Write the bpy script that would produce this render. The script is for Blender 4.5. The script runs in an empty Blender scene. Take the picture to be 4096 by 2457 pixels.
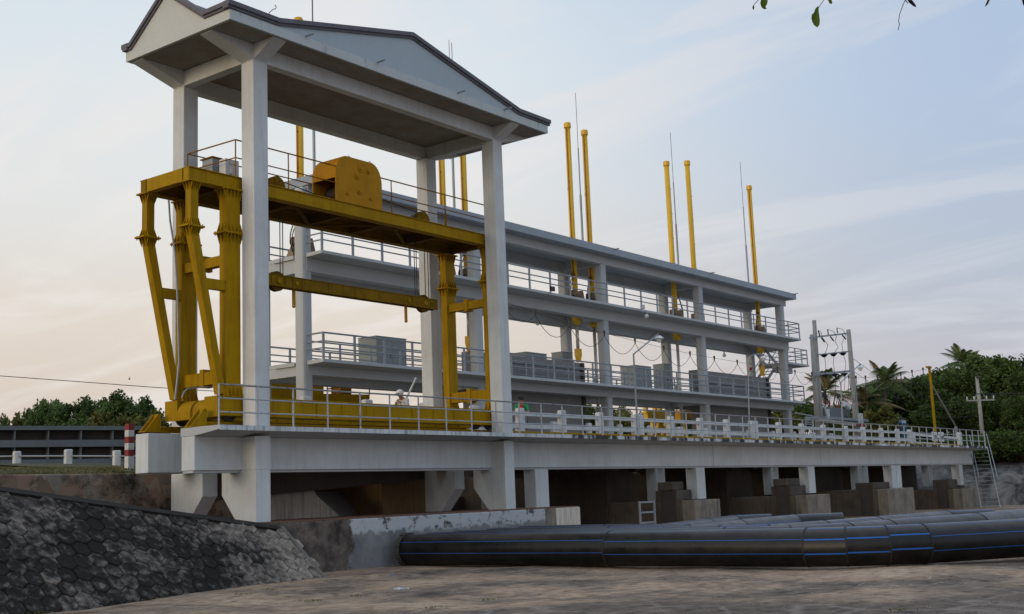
import bpy, bmesh, math, random
from mathutils import Vector, Matrix
R = math.radians
rnd = random.Random(7)
S = bpy.context.scene
COL = S.collection

# ------------------------------------------------------------------ camera
CAM = Vector((0.0, 0.0, 1.8))
F, YAW, PIT, ROL = 4803.58, 0.65420558, 0.15651001, -0.03950935
_f = Vector((math.cos(PIT)*math.cos(YAW), math.cos(PIT)*math.sin(YAW), math.sin(PIT)))
_r = Vector((math.sin(YAW), -math.cos(YAW), 0)); _u = _r.cross(_f)
RT = _r*math.cos(ROL) + _u*math.sin(ROL); UP = RT.cross(_f); FW = _f
cd = bpy.data.cameras.new('camera'); cam = bpy.data.objects.new('camera', cd); COL.objects.link(cam)
cd.sensor_fit = 'HORIZONTAL'; cd.sensor_width = 36; cd.lens = F/4096*36
cd.clip_start = 0.1; cd.clip_end = 3000
cam.matrix_world = Matrix(((RT.x, UP.x, -FW.x, CAM.x), (RT.y, UP.y, -FW.y, CAM.y), (RT.z, UP.z, -FW.z, CAM.z), (0, 0, 0, 1)))
S.camera = cam

def ray(px, py): return FW + RT*((px-2048)/F) - UP*((py-1228.5)/F)
def on(px, py, ax, v):
    """survey point: where the sight line of a measured point meets the plane ax = v"""
    d = ray(px, py); i = 'xyz'.index(ax); t = (v-CAM[i])/d[i]
    return CAM + d*t
def dep(px, py, m): return CAM + ray(px, py)*m

# ------------------------------------------------------------------ world
SUN_EL, SUN_AZ = R(9), R(172)      # azimuth measured from +X towards +Y
W = bpy.data.worlds.new('World'); S.world = W; W.use_nodes = True
nt = W.node_tree; nt.nodes.clear()
def N(t, ty, **k):
    n = t.nodes.new(ty)
    for a, b in k.items():
        if a.startswith('i_'): n.inputs[a[2:].replace('_', ' ')].default_value = b
        else: setattr(n, a, b)
    return n
def srgb(r, g, b):
    f = lambda c: (c/255/12.92 if c/255 < .04045 else ((c/255+.055)/1.055)**2.4)
    return (f(r), f(g), f(b), 1)
def ramp(t, pts, interp='LINEAR'):
    n = t.nodes.new('ShaderNodeValToRGB'); cr = n.color_ramp; cr.interpolation = interp
    while len(cr.elements) > 1: cr.elements.remove(cr.elements[-1])
    cr.elements[0].position = pts[0][0]; cr.elements[0].color = pts[0][1]
    for p, c in pts[1:]:
        e = cr.elements.new(p); e.color = c
    return n
L = nt.links.new
tc = N(nt, 'ShaderNodeTexCoord'); sep = N(nt, 'ShaderNodeSeparateXYZ'); L(tc.outputs['Generated'], sep.inputs[0])
zc = N(nt, 'ShaderNodeMath', operation='MAXIMUM'); L(sep.outputs['Z'], zc.inputs[0]); zc.inputs[1].default_value = 0
rl = ramp(nt, [(0, srgb(204, 196, 194)), (.06, srgb(216, 201, 190)), (.15, srgb(228, 217, 206)), (.24, srgb(230, 231, 230)), (.34, srgb(225, 233, 238)), (.5, srgb(203, 220, 238)), (.75, srgb(200, 217, 238)), (1, srgb(196, 213, 238))])
rr = ramp(nt, [(0, srgb(188, 184, 192)), (.06, srgb(193, 189, 198)), (.16, srgb(184, 193, 209)), (.3, srgb(179, 197, 223)), (.5, srgb(176, 196, 222)), (.75, srgb(188, 207, 234)), (1, srgb(190, 208, 236))])
L(zc.outputs[0], rl.inputs[0]); L(zc.outputs[0], rr.inputs[0])
dot = N(nt, 'ShaderNodeVectorMath', operation='DOT_PRODUCT'); L(tc.outputs['Generated'], dot.inputs[0]); dot.inputs[1].default_value = (-.609, .793, 0)
mr = N(nt, 'ShaderNodeMapRange', interpolation_type='SMOOTHSTEP'); L(dot.outputs['Value'], mr.inputs['Value'])
mr.inputs['From Min'].default_value = -.40; mr.inputs['From Max'].default_value = .10
mx = N(nt, 'ShaderNodeMix', data_type='RGBA'); L(mr.outputs[0], mx.inputs['Factor']); L(rr.outputs[0], mx.inputs['A']); L(rl.outputs[0], mx.inputs['B'])
# thin streaky clouds, drawn on the direction of the sky itself
dv = N(nt, 'ShaderNodeVectorMath', operation='DIVIDE'); L(tc.outputs['Generated'], dv.inputs[0])
za = N(nt, 'ShaderNodeMath', operation='ADD'); L(zc.outputs[0], za.inputs[0]); za.inputs[1].default_value = .13
cz = N(nt, 'ShaderNodeCombineXYZ'); [L(za.outputs[0], cz.inputs[i]) for i in range(3)]
L(cz.outputs[0], dv.inputs[1])
mp = N(nt, 'ShaderNodeMapping'); mp.inputs['Scale'].default_value = (1.5, .55, 1); mp.inputs['Location'].default_value = (3.1, 1.7, 0)
L(dv.outputs[0], mp.inputs[0])
nz = N(nt, 'ShaderNodeTexNoise', i_Scale=1.3, i_Detail=9, i_Roughness=.6, i_Distortion=.7); L(mp.outputs[0], nz.inputs['Vector'])
cr = ramp(nt, [(.46, (0, 0, 0, 1)), (.62, (1, 1, 1, 1))], 'EASE'); L(nz.outputs[0], cr.inputs[0])
cm = N(nt, 'ShaderNodeMath', operation='MULTIPLY'); L(cr.outputs[0], cm.inputs[0]); cm.inputs[1].default_value = .55
ccol = N(nt, 'ShaderNodeMix', data_type='RGBA'); L(mr.outputs[0], ccol.inputs['Factor']); ccol.inputs['A'].default_value = srgb(211, 215, 224); ccol.inputs['B'].default_value = srgb(240, 235, 232)
m2 = N(nt, 'ShaderNodeMix', data_type='RGBA'); L(cm.outputs[0], m2.inputs['Factor']); L(mx.outputs['Result'], m2.inputs['A']); L(ccol.outputs['Result'], m2.inputs['B'])
sky = N(nt, 'ShaderNodeTexSky', sky_type='NISHITA', sun_disc=False, sun_elevation=SUN_EL, sun_rotation=R(90)-SUN_AZ, air_density=1.3, dust_density=2.0)
sc = N(nt, 'ShaderNodeVectorMath', operation='SCALE'); L(sky.outputs[0], sc.inputs[0]); sc.inputs['Scale'].default_value = .9
m3 = N(nt, 'ShaderNodeMix', data_type='RGBA', clamp_factor=True); m3.inputs['Factor'].default_value = .1
sc2 = N(nt, 'ShaderNodeVectorMath', operation='SCALE'); L(m2.outputs['Result'], sc2.inputs[0]); sc2.inputs['Scale'].default_value = 10.6
L(sc2.outputs[0], m3.inputs['A']); L(sc.outputs[0], m3.inputs['B'])
bg = N(nt, 'ShaderNodeBackground'); bg.inputs['Strength'].default_value = .1
L(m3.outputs['Result'], bg.inputs['Color'])
wo = N(nt, 'ShaderNodeOutputWorld'); L(bg.outputs[0], wo.inputs[0])

# ------------------------------------------------------------------ sun
sl = bpy.data.lights.new('sun', 'SUN'); sl.energy = .85; sl.angle = R(22); sl.color = (1.0, .79, .55)
so = bpy.data.objects.new('sun', sl); COL.objects.link(so)
sd = Vector((math.cos(SUN_EL)*math.cos(SUN_AZ), math.cos(SUN_EL)*math.sin(SUN_AZ), math.sin(SUN_EL)))
so.rotation_euler = sd.to_track_quat('Z', 'Y').to_euler(); so.location = (0, 0, 60)
S.view_settings.view_transform = 'Standard'; S.view_settings.look = 'None'; S.view_settings.exposure = 0; S.view_settings.gamma = 1

# ------------------------------------------------------------------ materials
def material(name, rough=.7, metal=0.0, spec=.3):
    m = bpy.data.materials.new(name); m.use_nodes = True; t = m.node_tree
    b = t.nodes['Principled BSDF']; b.inputs['Roughness'].default_value = rough; b.inputs['Metallic'].default_value = metal
    b.inputs['Specular IOR Level'].default_value = spec
    return m, t, b
def weathered(name, base, dirt, rough=.75, metal=0, amt=.35, scale=1.2, streak=.3, bump=.15, fine=18, spec=.3, streakcol=None, spots=0, sth=.5, swid=6):
    """painted or bare surface: broad tone change + vertical runs + fine grain"""
    m, t, b = material(name, rough, metal, spec); L = t.links.new
    tc = N(t, 'ShaderNodeTexCoord')
    n1 = N(t, 'ShaderNodeTexNoise', i_Scale=scale, i_Detail=7, i_Roughness=.65); L(tc.outputs['Object'], n1.inputs['Vector'])
    r1 = ramp(t, [(.38, (0, 0, 0, 1)), (.72, (1, 1, 1, 1))]); L(n1.outputs[0], r1.inputs[0])
    a1 = N(t, 'ShaderNodeMath', operation='MULTIPLY'); L(r1.outputs[0], a1.inputs[0]); a1.inputs[1].default_value = amt
    x1 = N(t, 'ShaderNodeMix', data_type='RGBA'); L(a1.outputs[0], x1.inputs['Factor']); x1.inputs['A'].default_value = (*base, 1); x1.inputs['B'].default_value = (*dirt, 1)
    mp = N(t, 'ShaderNodeMapping'); mp.inputs['Scale'].default_value = (swid, swid, .35); L(tc.outputs['Object'], mp.inputs[0])
    n2 = N(t, 'ShaderNodeTexNoise', i_Scale=1.3, i_Detail=5, i_Roughness=.7); L(mp.outputs[0], n2.inputs['Vector'])
    r2 = ramp(t, [(sth, (0, 0, 0, 1)), (sth+.24 if sth == .5 else sth+.07, (1, 1, 1, 1))]); L(n2.outputs[0], r2.inputs[0])
    a2 = N(t, 'ShaderNodeMath', operation='MULTIPLY'); L(r2.outputs[0], a2.inputs[0]); a2.inputs[1].default_value = streak
    x2 = N(t, 'ShaderNodeMix', data_type='RGBA'); L(a2.outputs[0], x2.inputs['Factor']); L(x1.outputs['Result'], x2.inputs['A']); x2.inputs['B'].default_value = (*(streakcol or dirt), 1)
    n3 = N(t, 'ShaderNodeTexNoise', i_Scale=fine, i_Detail=4, i_Roughness=.7); L(tc.outputs['Object'], n3.inputs['Vector'])
    last = x2.outputs['Result']
    if spots:
        r3 = ramp(t, [(.60, (0, 0, 0, 1)), (.68, (1, 1, 1, 1))]); L(n3.outputs[0], r3.inputs[0])
        a3 = N(t, 'ShaderNodeMath', operation='MULTIPLY'); L(r3.outputs[0], a3.inputs[0]); a3.inputs[1].default_value = spots
        x3 = N(t, 'ShaderNodeMix', data_type='RGBA'); L(a3.outputs[0], x3.inputs['Factor']); L(last, x3.inputs['A']); x3.inputs['B'].default_value = (*(streakcol or dirt), 1)
        last = x3.outputs['Result']
    h = N(t, 'ShaderNodeHueSaturation'); h.inputs['Saturation'].default_value = 1
    vr = N(t, 'ShaderNodeMapRange'); L(n3.outputs[0], vr.inputs['Value']); vr.inputs['To Min'].default_value = .9; vr.inputs['To Max'].default_value = 1.1
    L(vr.outputs[0], h.inputs['Value']); L(last, h.inputs['Color']); L(h.outputs[0], b.inputs['Base Color'])
    bp = N(t, 'ShaderNodeBump'); bp.inputs['Strength'].default_value = bump; bp.inputs['Distance'].default_value = .02
    L(n3.outputs[0], bp.inputs['Height']); L(bp.outputs[0], b.inputs['Normal'])
    return m
M = {}
M['white'] = weathered('white_painted_concrete', (.68, .71, .715), (.47, .465, .43), amt=.6, scale=.7, streak=.32, streakcol=(.36, .35, .32), spots=.15, sth=.5)
M['edge'] = weathered('white_concrete_with_mould', (.70, .73, .74), (.12, .12, .11), amt=.35, scale=2.2, streak=.85, streakcol=(.035, .035, .03), spots=.15, fine=9)
M['mould'] = weathered('white_concrete_heavy_black_mould', (.66, .69, .70), (.30, .30, .29), amt=.5, scale=2.2, streak=.95, streakcol=(.02, .02, .018), spots=.5, fine=5, sth=.46001, swid=1.1)
M['fascia'] = weathered('fascia_paint_with_drips', (.56, .60, .60), (.42, .43, .40), amt=.4, scale=1, streak=.9, streakcol=(.04, .04, .035), sth=.60001, swid=5)
M['roofgrey'] = weathered('grey_blue_roof_edge', (.36, .40, .45), (.27, .29, .31), amt=.5, scale=.8, streak=.3, spots=.1)
M['gablefront'] = weathered('blue_grey_front_gable', (.45, .52, .56), (.38, .44, .47), amt=.5, scale=.6, streak=.15)  # front gable, bluer and darker than the side gables
M['hoist'] = weathered('off_white_concrete', (.50, .52, .53), (.38, .38, .36), amt=.4, scale=.5, streak=.15, spots=.03)
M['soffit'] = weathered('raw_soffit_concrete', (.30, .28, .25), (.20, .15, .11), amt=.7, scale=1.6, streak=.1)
M['gable'] = weathered('cream_painted_gable', (.60, .61, .57), (.48, .49, .46), amt=.4, scale=.8, streak=.1)
M['rooftrim'] = weathered('grey_roof_trim', (.16, .155, .18), (.09, .085, .09), amt=.5, scale=3, streak=.3)
M['yellow'] = weathered('yellow_crane_paint', (.42, .245, .004), (.20, .10, .004), rough=.6, amt=.5, scale=1.1, streak=.5, streakcol=(.13, .05, .006), bump=.05, spec=.08)
M['yellowgrimeshade'] = weathered('grimy_shaded_yellow_paint', (.15, .075, .006), (.05, .025, .006), spec=.1, amt=.6, scale=2, streak=.4)  # grime plus the shade of the crane's undersides, put into the colour
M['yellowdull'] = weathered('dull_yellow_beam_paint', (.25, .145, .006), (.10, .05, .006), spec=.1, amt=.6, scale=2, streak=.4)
M['yellowbright'] = weathered('yellow_cylinder_paint', (.80, .48, .01), (.45, .22, .012), rough=.4, amt=.3, scale=1, streak=.2, bump=.03, spec=.5)
M['orange'] = weathered('orange_yellow_cover_paint', (.52, .25, .008), (.24, .09, .006), spec=.12, rough=.6, amt=.4, scale=1.5, streak=.3, bump=.05, spots=.2)
M['rust'] = weathered('rusty_rail_paint', (.30, .13, .015), (.12, .05, .01), spec=.1, amt=.6, scale=5, streak=.2)
M['steel'] = weathered('galvanised_steel', (.34, .37, .39), (.20, .21, .22), rough=.5, metal=.3, amt=.5, scale=3, streak=.2, bump=.05)
M['pipegrey'] = weathered('flaking_grey_railing_paint', (.46, .49, .51), (.10, .08, .07), rough=.6, amt=.25, scale=4, streak=.1, spots=.8, fine=7)
M['rustyrail'] = weathered('rust_blistered_top_rail', (.34, .34, .335), (.09, .06, .045), rough=.7, amt=.6, scale=5, streak=.2, spots=.9, fine=8)
M['darksteel'] = weathered('dark_greasy_steel', (.05, .045, .045), (.10, .05, .03), rough=.5, metal=.4, amt=.5, scale=4)
M['chrome'] = weathered('polished_piston_rod', (.66, .62, .57), (.5, .42, .34), rough=.35, metal=.45, amt=.3, streak=0, bump=0)
M['machine'] = weathered('worn_brown_bearing', (.28, .20, .13), (.12, .07, .04), amt=.6, scale=6)
M['cabinet'] = weathered('grey_cabinet_paint', (.30, .33, .33), (.22, .23, .22), rough=.5, amt=.4, scale=1.5, streak=.2, bump=.04)
M['gate'] = weathered('grey_gate_concrete', (.27, .26, .25), (.17, .16, .15), amt=.5, scale=1.2, streak=.35)
M['gateleaf'] = weathered('blue_grey_gate_steel', (.15, .18, .20), (.10, .10, .10), rough=.55, amt=.5, scale=1, streak=.15, streakcol=(.18, .05, .03))
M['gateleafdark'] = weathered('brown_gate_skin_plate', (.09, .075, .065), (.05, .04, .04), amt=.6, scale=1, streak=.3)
M['oldcon'] = weathered('stained_pier_concrete', (.30, .26, .205), (.08, .07, .055), amt=.75, scale=1.1, streak=.85, spots=.2, streakcol=(.035, .03, .028), bump=.4)
M['darkcon'] = weathered('dark_brown_concrete', (.10, .08, .065), (.04, .032, .028), amt=.7, scale=.7, streak=.5, bump=.4)  # dark brown concrete for bridge beams, pier walls, joints and mortar bed
M['coping'] = weathered('mould_black_coping', (.04, .036, .031), (.014, .013, .012), amt=.6, scale=1.5, streak=.2, bump=.5)
M['edgecem'] = weathered('pale_cement_strip', (.22, .20, .175), (.08, .075, .07), amt=.7, scale=2.5, streak=.1, bump=.8)
M['darkblock'] = weathered('dark_grey_block', (.12, .10, .08), (.04, .035, .03), amt=.7, scale=1.5, streak=.5, streakcol=(.03, .026, .022), bump=.5)  # darker and greyer than the pier side, with dark streaks
M['pierbrown'] = weathered('brown_stained_pier_side', (.17, .13, .095), (.05, .04, .034), amt=.7, scale=1.1, streak=.6, streakcol=(.03, .026, .022), bump=.4)  # stained brown, darker than the pier nose
M['orangecon'] = weathered('rust_stained_concrete', (.40, .25, .12), (.12, .085, .06), amt=.45, scale=.8, streak=.6, streakcol=(.05, .035, .03))
M['palewall'] = weathered('pale_streaked_concrete', (.74, .67, .56), (.52, .46, .38), amt=.5, scale=.8, streak=.75, streakcol=(.05, .045, .04))
M['pole'] = weathered('precast_pole_concrete', (.38, .36, .33), (.24, .23, .21), amt=.5, scale=3)
M['black'] = weathered('black_rubber', (.02, .02, .022), (.04, .04, .04), rough=.6, amt=.4)
M['wire'] = weathered('black_cable', (.03, .03, .032), (.05, .05, .05), rough=.6, amt=.2)
M['whiteplastic'] = weathered('white_plastic', (.75, .76, .76), (.6, .6, .58), rough=.4, amt=.2)
M['red'] = weathered('dark_red_paint', (.26, .035, .035), (.16, .03, .03), rough=.6, amt=.4)
M['postwhite'] = weathered('whitewashed_post', (.66, .67, .67), (.42, .41, .38), amt=.45, scale=2, streak=.35, streakcol=(.2, .19, .17))
M['ink'] = weathered('black_ink', (.03, .03, .035), (.05, .05, .05), amt=.2)
M['skin'] = weathered('brown_skin', (.30, .15, .09), (.24, .11, .07), rough=.55, amt=.3, bump=0)
M['hair'] = weathered('black_hair', (.012, .01, .01), (.02, .015, .015), rough=.5, amt=.2)
M['clothwhite'] = weathered('white_cloth', (.62, .62, .62), (.45, .45, .46), amt=.4, scale=6)
M['clothgreen'] = weathered('green_cloth', (.015, .28, .10), (.01, .16, .06), amt=.4, scale=6)
M['clothred'] = weathered('red_cloth', (.42, .02, .03), (.25, .02, .02), amt=.4, scale=6)
M['clothblue'] = weathered('teal_cloth', (.012, .10, .20), (.01, .06, .12), amt=.4, scale=6)
M['clothdark'] = weathered('navy_trouser_cloth', (.02, .03, .07), (.02, .02, .04), amt=.4, scale=6)
M['bark'] = weathered('brown_bark', (.10, .075, .055), (.05, .04, .03), amt=.6, scale=5, bump=.6)
M['deadfrond'] = weathered('dry_palm_frond', (.22, .17, .08), (.12, .09, .04), amt=.5)

def leafmat(name, c1, c2, trans=.25):
    m, t, b = material(name, .6, 0, .2); L = t.links.new
    g = N(t, 'ShaderNodeNewGeometry'); tc = N(t, 'ShaderNodeTexCoord')
    n = N(t, 'ShaderNodeTexNoise', i_Scale=.55, i_Detail=3); L(tc.outputs['Object'], n.inputs['Vector'])
    ad = N(t, 'ShaderNodeMath', operation='ADD'); L(g.outputs['Random Per Island'], ad.inputs[0]); L(n.outputs[0], ad.inputs[1])
    r = ramp(t, [(.45, (*c1, 1)), (1.45, (*c2, 1))]); 
    dv = N(t, 'ShaderNodeMath', operation='MULTIPLY'); L(ad.outputs[0], dv.inputs[0]); dv.inputs[1].default_value = .9
    L(dv.outputs[0], r.inputs[0]); L(r.outputs[0], b.inputs['Base Color'])
    tr = N(t, 'ShaderNodeBsdfTranslucent'); L(r.outputs[0], tr.inputs[0])
    mx = N(t, 'ShaderNodeMixShader'); mx.inputs[0].default_value = trans
    L(b.outputs[0], mx.inputs[1]); L(tr.outputs[0], mx.inputs[2]); L(mx.outputs[0], t.nodes['Material Output'].inputs[0])
    return m
M['leafdark'] = leafmat('dark_green_leaves', (.018, .036, .012), (.085, .13, .03))
M['leafmid'] = leafmat('mid_green_leaves', (.03, .06, .02), (.11, .165, .05))
M['leafyellow'] = leafmat('yellow_green_leaves', (.05, .06, .015), (.15, .15, .04))
M['frond'] = leafmat('palm_frond_green', (.03, .055, .018), (.12, .16, .045))
M['leafnear'] = leafmat('backlit_leaf_green', (.05, .09, .01), (.10, .16, .02), .45)
M['grass'] = leafmat('bank_grass', (.05, .06, .02), (.17, .16, .06), .1)

# ------------------------------------------------------------------ mesh builder
class MB:
    def __init__(s): s.v = []; s.f = []
    def add(s, vs, fs):
        o = len(s.v); s.v += [tuple(v) for v in vs]; s.f += [tuple(i+o for i in f) for f in fs]; return s
    def box(s, x0, x1, y0, y1, z0, z1):
        return s.add([(x0, y0, z0), (x1, y0, z0), (x1, y1, z0), (x0, y1, z0), (x0, y0, z1), (x1, y0, z1), (x1, y1, z1), (x0, y1, z1)],
                     [(0, 3, 2, 1), (4, 5, 6, 7), (0, 1, 5, 4), (1, 2, 6, 5), (2, 3, 7, 6), (3, 0, 4, 7)])
    def hexa(s, a, b):      # two quads (4 points each), joined
        return s.add(list(a)+list(b), [(3, 2, 1, 0), (4, 5, 6, 7), (0, 1, 5, 4), (1, 2, 6, 5), (2, 3, 7, 6), (3, 0, 4, 7)])
    def prism(s, pts, ax, a, b):   # polygon in the plane normal to ax, extruded from a to b
        def P(p, c):
            if ax == 'y': return (p[0], c, p[1])
            if ax == 'x': return (c, p[0], p[1])
            return (p[0], p[1], c)
        n = len(pts); vs = [P(p, a) for p in pts]+[P(p, b) for p in pts]
        return s.add(vs, [tuple(range(n)), tuple(range(2*n-1, n-1, -1))]+[(i, (i+1) % n, (i+1) % n+n, i+n) for i in range(n)])
    def tube(s, p, q, r, r2=None, n=8, cap=True):
        p = Vector(p); q = Vector(q); r2 = r if r2 is None else r2
        d = (q-p); 
        if d.length < 1e-6: return s
        d.normalize(); a = d.orthogonal().normalized(); b = d.cross(a)
        vs = []
        for c, rr in ((p, r), (q, r2)):
            for i in range(n):
                t = 2*math.pi*i/n; vs.append(c+(a*math.cos(t)+b*math.sin(t))*rr)
        fs = [(i, (i+1) % n, (i+1) % n+n, i+n) for i in range(n)]
        if cap: fs += [tuple(range(n-1, -1, -1)), tuple(range(n, 2*n))]
        return s.add(vs, fs)
    def path(s, pts, r, n=6):
        for a, b in zip(pts[:-1], pts[1:]): s.tube(a, b, r, n=n, cap=True)
        return s
    def bar(s, p, q, w, h, upv=(0, 0, 1)):   # rectangular bar between two points, w sideways, h along upv
        p = Vector(p); q = Vector(q); d = (q-p).normalized(); u = Vector(upv); sd = d.cross(u)
        if sd.length < 1e-4: sd = d.orthogonal()
        sd.normalize(); u = sd.cross(d).normalized()
        k = [(-1, -1), (1, -1), (1, 1), (-1, 1)]
        return s.hexa([p+sd*w/2*a+u*h/2*b for a, b in k], [q+sd*w/2*a+u*h/2*b for a, b in k])
    def sphere(s, c, r, n=10, m=6, sc=(1, 1, 1)):
        vs = []; fs = []
        for j in range(1, m):
            th = math.pi*j/m
            for i in range(n):
                ph = 2*math.pi*i/n; vs.append((c[0]+r*sc[0]*math.sin(th)*math.cos(ph), c[1]+r*sc[1]*math.sin(th)*math.sin(ph), c[2]+r*sc[2]*math.cos(th)))
        t = len(vs); vs += [(c[0], c[1], c[2]+r*sc[2]), (c[0], c[1], c[2]-r*sc[2])]
        for j in range(m-2):
            for i in range(n): fs.append((j*n+i, (j+1)*n+i, (j+1)*n+(i+1) % n, j*n+(i+1) % n))
        for i in range(n): fs.append((t, i, (i+1) % n)); fs.append((t+1, (m-2)*n+(i+1) % n, (m-2)*n+i))
        return s.add(vs, fs)
    def build(s, name, mat, parent=None, bevel=0, smooth=False, fix=True):
        me = bpy.data.meshes.new(name); me.from_pydata(s.v, [], s.f); me.update()
        if fix:
            bm = bmesh.new(); bm.from_mesh(me); bmesh.ops.recalc_face_normals(bm, faces=bm.faces); bm.to_mesh(me); bm.free()
        o = bpy.data.objects.new(name, me); COL.objects.link(o)
        me.materials.append(M[mat] if isinstance(mat, str) else mat)
        if smooth:
            for p in me.polygons: p.use_smooth = True
        if parent is not None:
            o.parent = parent; r = parent
            off = Vector((0, 0, 0))
            while r is not None: off += Vector(r.location); r = r.parent
            o.location = -off
        if bevel:
            b = o.modifiers.new('bevel', 'BEVEL'); b.width = bevel; b.segments = 2; b.limit_method = 'ANGLE'; b.angle_limit = R(40)
        return o
def thing(name, label, cat, loc, group=None):
    o = bpy.data.objects.new(name, None); COL.objects.link(o); o.location = loc; o.empty_display_size = .3
    o['label'] = label; o['category'] = cat
    if group: o['group'] = group
    return o
def tag(o, label=None, cat=None, group=None, kind=None):
    if label: o['label'] = label
    if cat: o['category'] = cat
    if group: o['group'] = group
    if kind: o['kind'] = kind
    return o
def lettering(name, body, size, mat, parent, mat_local):
    c = bpy.data.curves.new(name, 'FONT'); c.body = body; c.size = size; c.align_x = 'CENTER'; c.align_y = 'CENTER'; c.extrude = .004
    t = bpy.data.objects.new(name, c); COL.objects.link(t); bpy.context.view_layer.update()
    me = bpy.data.meshes.new_from_object(t.evaluated_get(bpy.context.evaluated_depsgraph_get())); bpy.data.objects.remove(t)
    me.materials.clear(); me.materials.append(M[mat]); o = bpy.data.objects.new(name, me); COL.objects.link(o); o.parent = parent; o.matrix_local = mat_local
    return o
def copy_tree(o, delta, parent=None):
    c = o.copy(); COL.objects.link(c)
    if parent is None: c.location = Vector(o.location)+Vector(delta)
    else: c.parent = parent
    for ch in list(o.children): copy_tree(ch, delta, c)
    return c
B = MB

# ================================================================== SETTING
# ---- canal floor
def ground_mat():
    m, t, b = material('canal_floor', .85, 0, .2); L = t.links.new
    tc = N(t, 'ShaderNodeTexCoord')
    n1 = N(t, 'ShaderNodeTexNoise', i_Scale=.35, i_Detail=8, i_Roughness=.65); L(tc.outputs['Object'], n1.inputs['Vector'])
    r1 = ramp(t, [(.34, (.095, .078, .064, 1)), (.45, (.24, .185, .14, 1)), (.55, (.42, .30, .205, 1)), (.70, (.52, .395, .285, 1))]); L(n1.outputs[0], r1.inputs[0])
    # hexagonal paving just showing through the silt
    sx = N(t, 'ShaderNodeMapping'); sx.inputs['Scale'].default_value = (2.2, 2.2, 2.2); L(tc.outputs['Object'], sx.inputs[0])
    v = N(t, 'ShaderNodeTexVoronoi', feature='DISTANCE_TO_EDGE', i_Scale=1.0, i_Randomness=.35); L(sx.outputs[0], v.inputs['Vector'])
    r2 = ramp(t, [(.0, (1, 1, 1, 1)), (.06, (0, 0, 0, 1))]); L(v.outputs['Distance'], r2.inputs[0])
    n2 = N(t, 'ShaderNodeTexNoise', i_Scale=.9, i_Detail=4); L(tc.outputs['Object'], n2.inputs['Vector'])
    r3 = ramp(t, [(.45, (0, 0, 0, 1)), (.6, (1, 1, 1, 1))]); L(n2.outputs[0], r3.inputs[0])
    mu = N(t, 'ShaderNodeMath', operation='MULTIPLY'); L(r2.outputs[0], mu.inputs[0]); L(r3.outputs[0], mu.inputs[1])
    x = N(t, 'ShaderNodeMix', data_type='RGBA'); L(mu.outputs[0], x.inputs['Factor']); L(r1.outputs[0], x.inputs['A']); x.inputs['B'].default_value = (.44, .38, .31, 1)
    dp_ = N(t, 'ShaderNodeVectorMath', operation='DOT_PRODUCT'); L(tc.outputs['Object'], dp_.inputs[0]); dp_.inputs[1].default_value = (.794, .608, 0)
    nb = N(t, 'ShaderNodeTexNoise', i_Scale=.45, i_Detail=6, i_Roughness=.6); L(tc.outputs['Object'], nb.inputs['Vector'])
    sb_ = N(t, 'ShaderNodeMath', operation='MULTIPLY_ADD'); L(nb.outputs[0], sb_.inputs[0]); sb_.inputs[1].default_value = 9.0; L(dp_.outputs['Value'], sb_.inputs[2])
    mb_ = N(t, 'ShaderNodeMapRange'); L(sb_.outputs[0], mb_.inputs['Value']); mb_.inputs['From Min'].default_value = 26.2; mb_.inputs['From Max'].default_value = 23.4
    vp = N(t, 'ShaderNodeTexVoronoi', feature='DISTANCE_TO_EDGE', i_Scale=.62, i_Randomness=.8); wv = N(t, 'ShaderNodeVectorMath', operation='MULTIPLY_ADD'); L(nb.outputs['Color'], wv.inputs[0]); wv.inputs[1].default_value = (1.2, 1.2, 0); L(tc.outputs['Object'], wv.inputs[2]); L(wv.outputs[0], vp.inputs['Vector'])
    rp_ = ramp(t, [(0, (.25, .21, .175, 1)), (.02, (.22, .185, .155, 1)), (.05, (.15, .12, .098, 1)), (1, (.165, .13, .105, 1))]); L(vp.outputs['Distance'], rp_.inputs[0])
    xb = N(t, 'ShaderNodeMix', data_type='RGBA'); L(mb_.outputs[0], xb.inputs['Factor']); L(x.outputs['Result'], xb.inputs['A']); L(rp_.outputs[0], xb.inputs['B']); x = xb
    n3 = N(t, 'ShaderNodeTexNoise', i_Scale=3.3, i_Detail=9, i_Roughness=.75); L(tc.outputs['Object'], n3.inputs['Vector'])
    r4 = ramp(t, [(.34, (.28, .28, .28, 1)), (.46, (.82, .82, .82, 1)), (.66, (1.25, 1.25, 1.25, 1))]); L(n3.outputs[0], r4.inputs[0])
    y = N(t, 'ShaderNodeMix', data_type='RGBA', blend_type='MULTIPLY'); y.inputs['Factor'].default_value = 1; L(x.outputs['Result'], y.inputs['A']); L(r4.outputs[0], y.inputs['B'])
    L(y.outputs['Result'], b.inputs['Base Color'])
    ad = N(t, 'ShaderNodeMath', operation='ADD'); L(n3.outputs[0], ad.inputs[0]); L(v.outputs['Distance'], ad.inputs[1])
    bp = N(t, 'ShaderNodeBump'); bp.inputs['Strength'].default_value = .6; bp.inputs['Distance'].default_value = .05; L(ad.outputs[0], bp.inputs['Height']); L(bp.outputs[0], b.inputs['Normal'])
    return m
g = B(); n = 90
xs = [-60+2*i for i in range(n+1)]
gx = [-600, -200, -60]+[-40+i*1.5 for i in range(90)]+[110, 200, 700]
gy = [-600, -200, -60]+[-20+i*1.5 for i in range(50)]+[80, 200, 900]
vs = []
for y in gy:
    for x in gx:
        z = 0
        if 2 < x < 80 and 2 < y < 23: z = .03*math.sin(x*.9+y*.5)+.025*math.sin(y*1.3-x*.4)+rnd.uniform(-.012, .012)-.03
        vs.append((x, y, z))
nx = len(gx)
g.add(vs, [(j*nx+i, j*nx+i+1, (j+1)*nx+i+1, (j+1)*nx+i) for j in range(len(gy)-1) for i in range(nx-1)])
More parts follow.
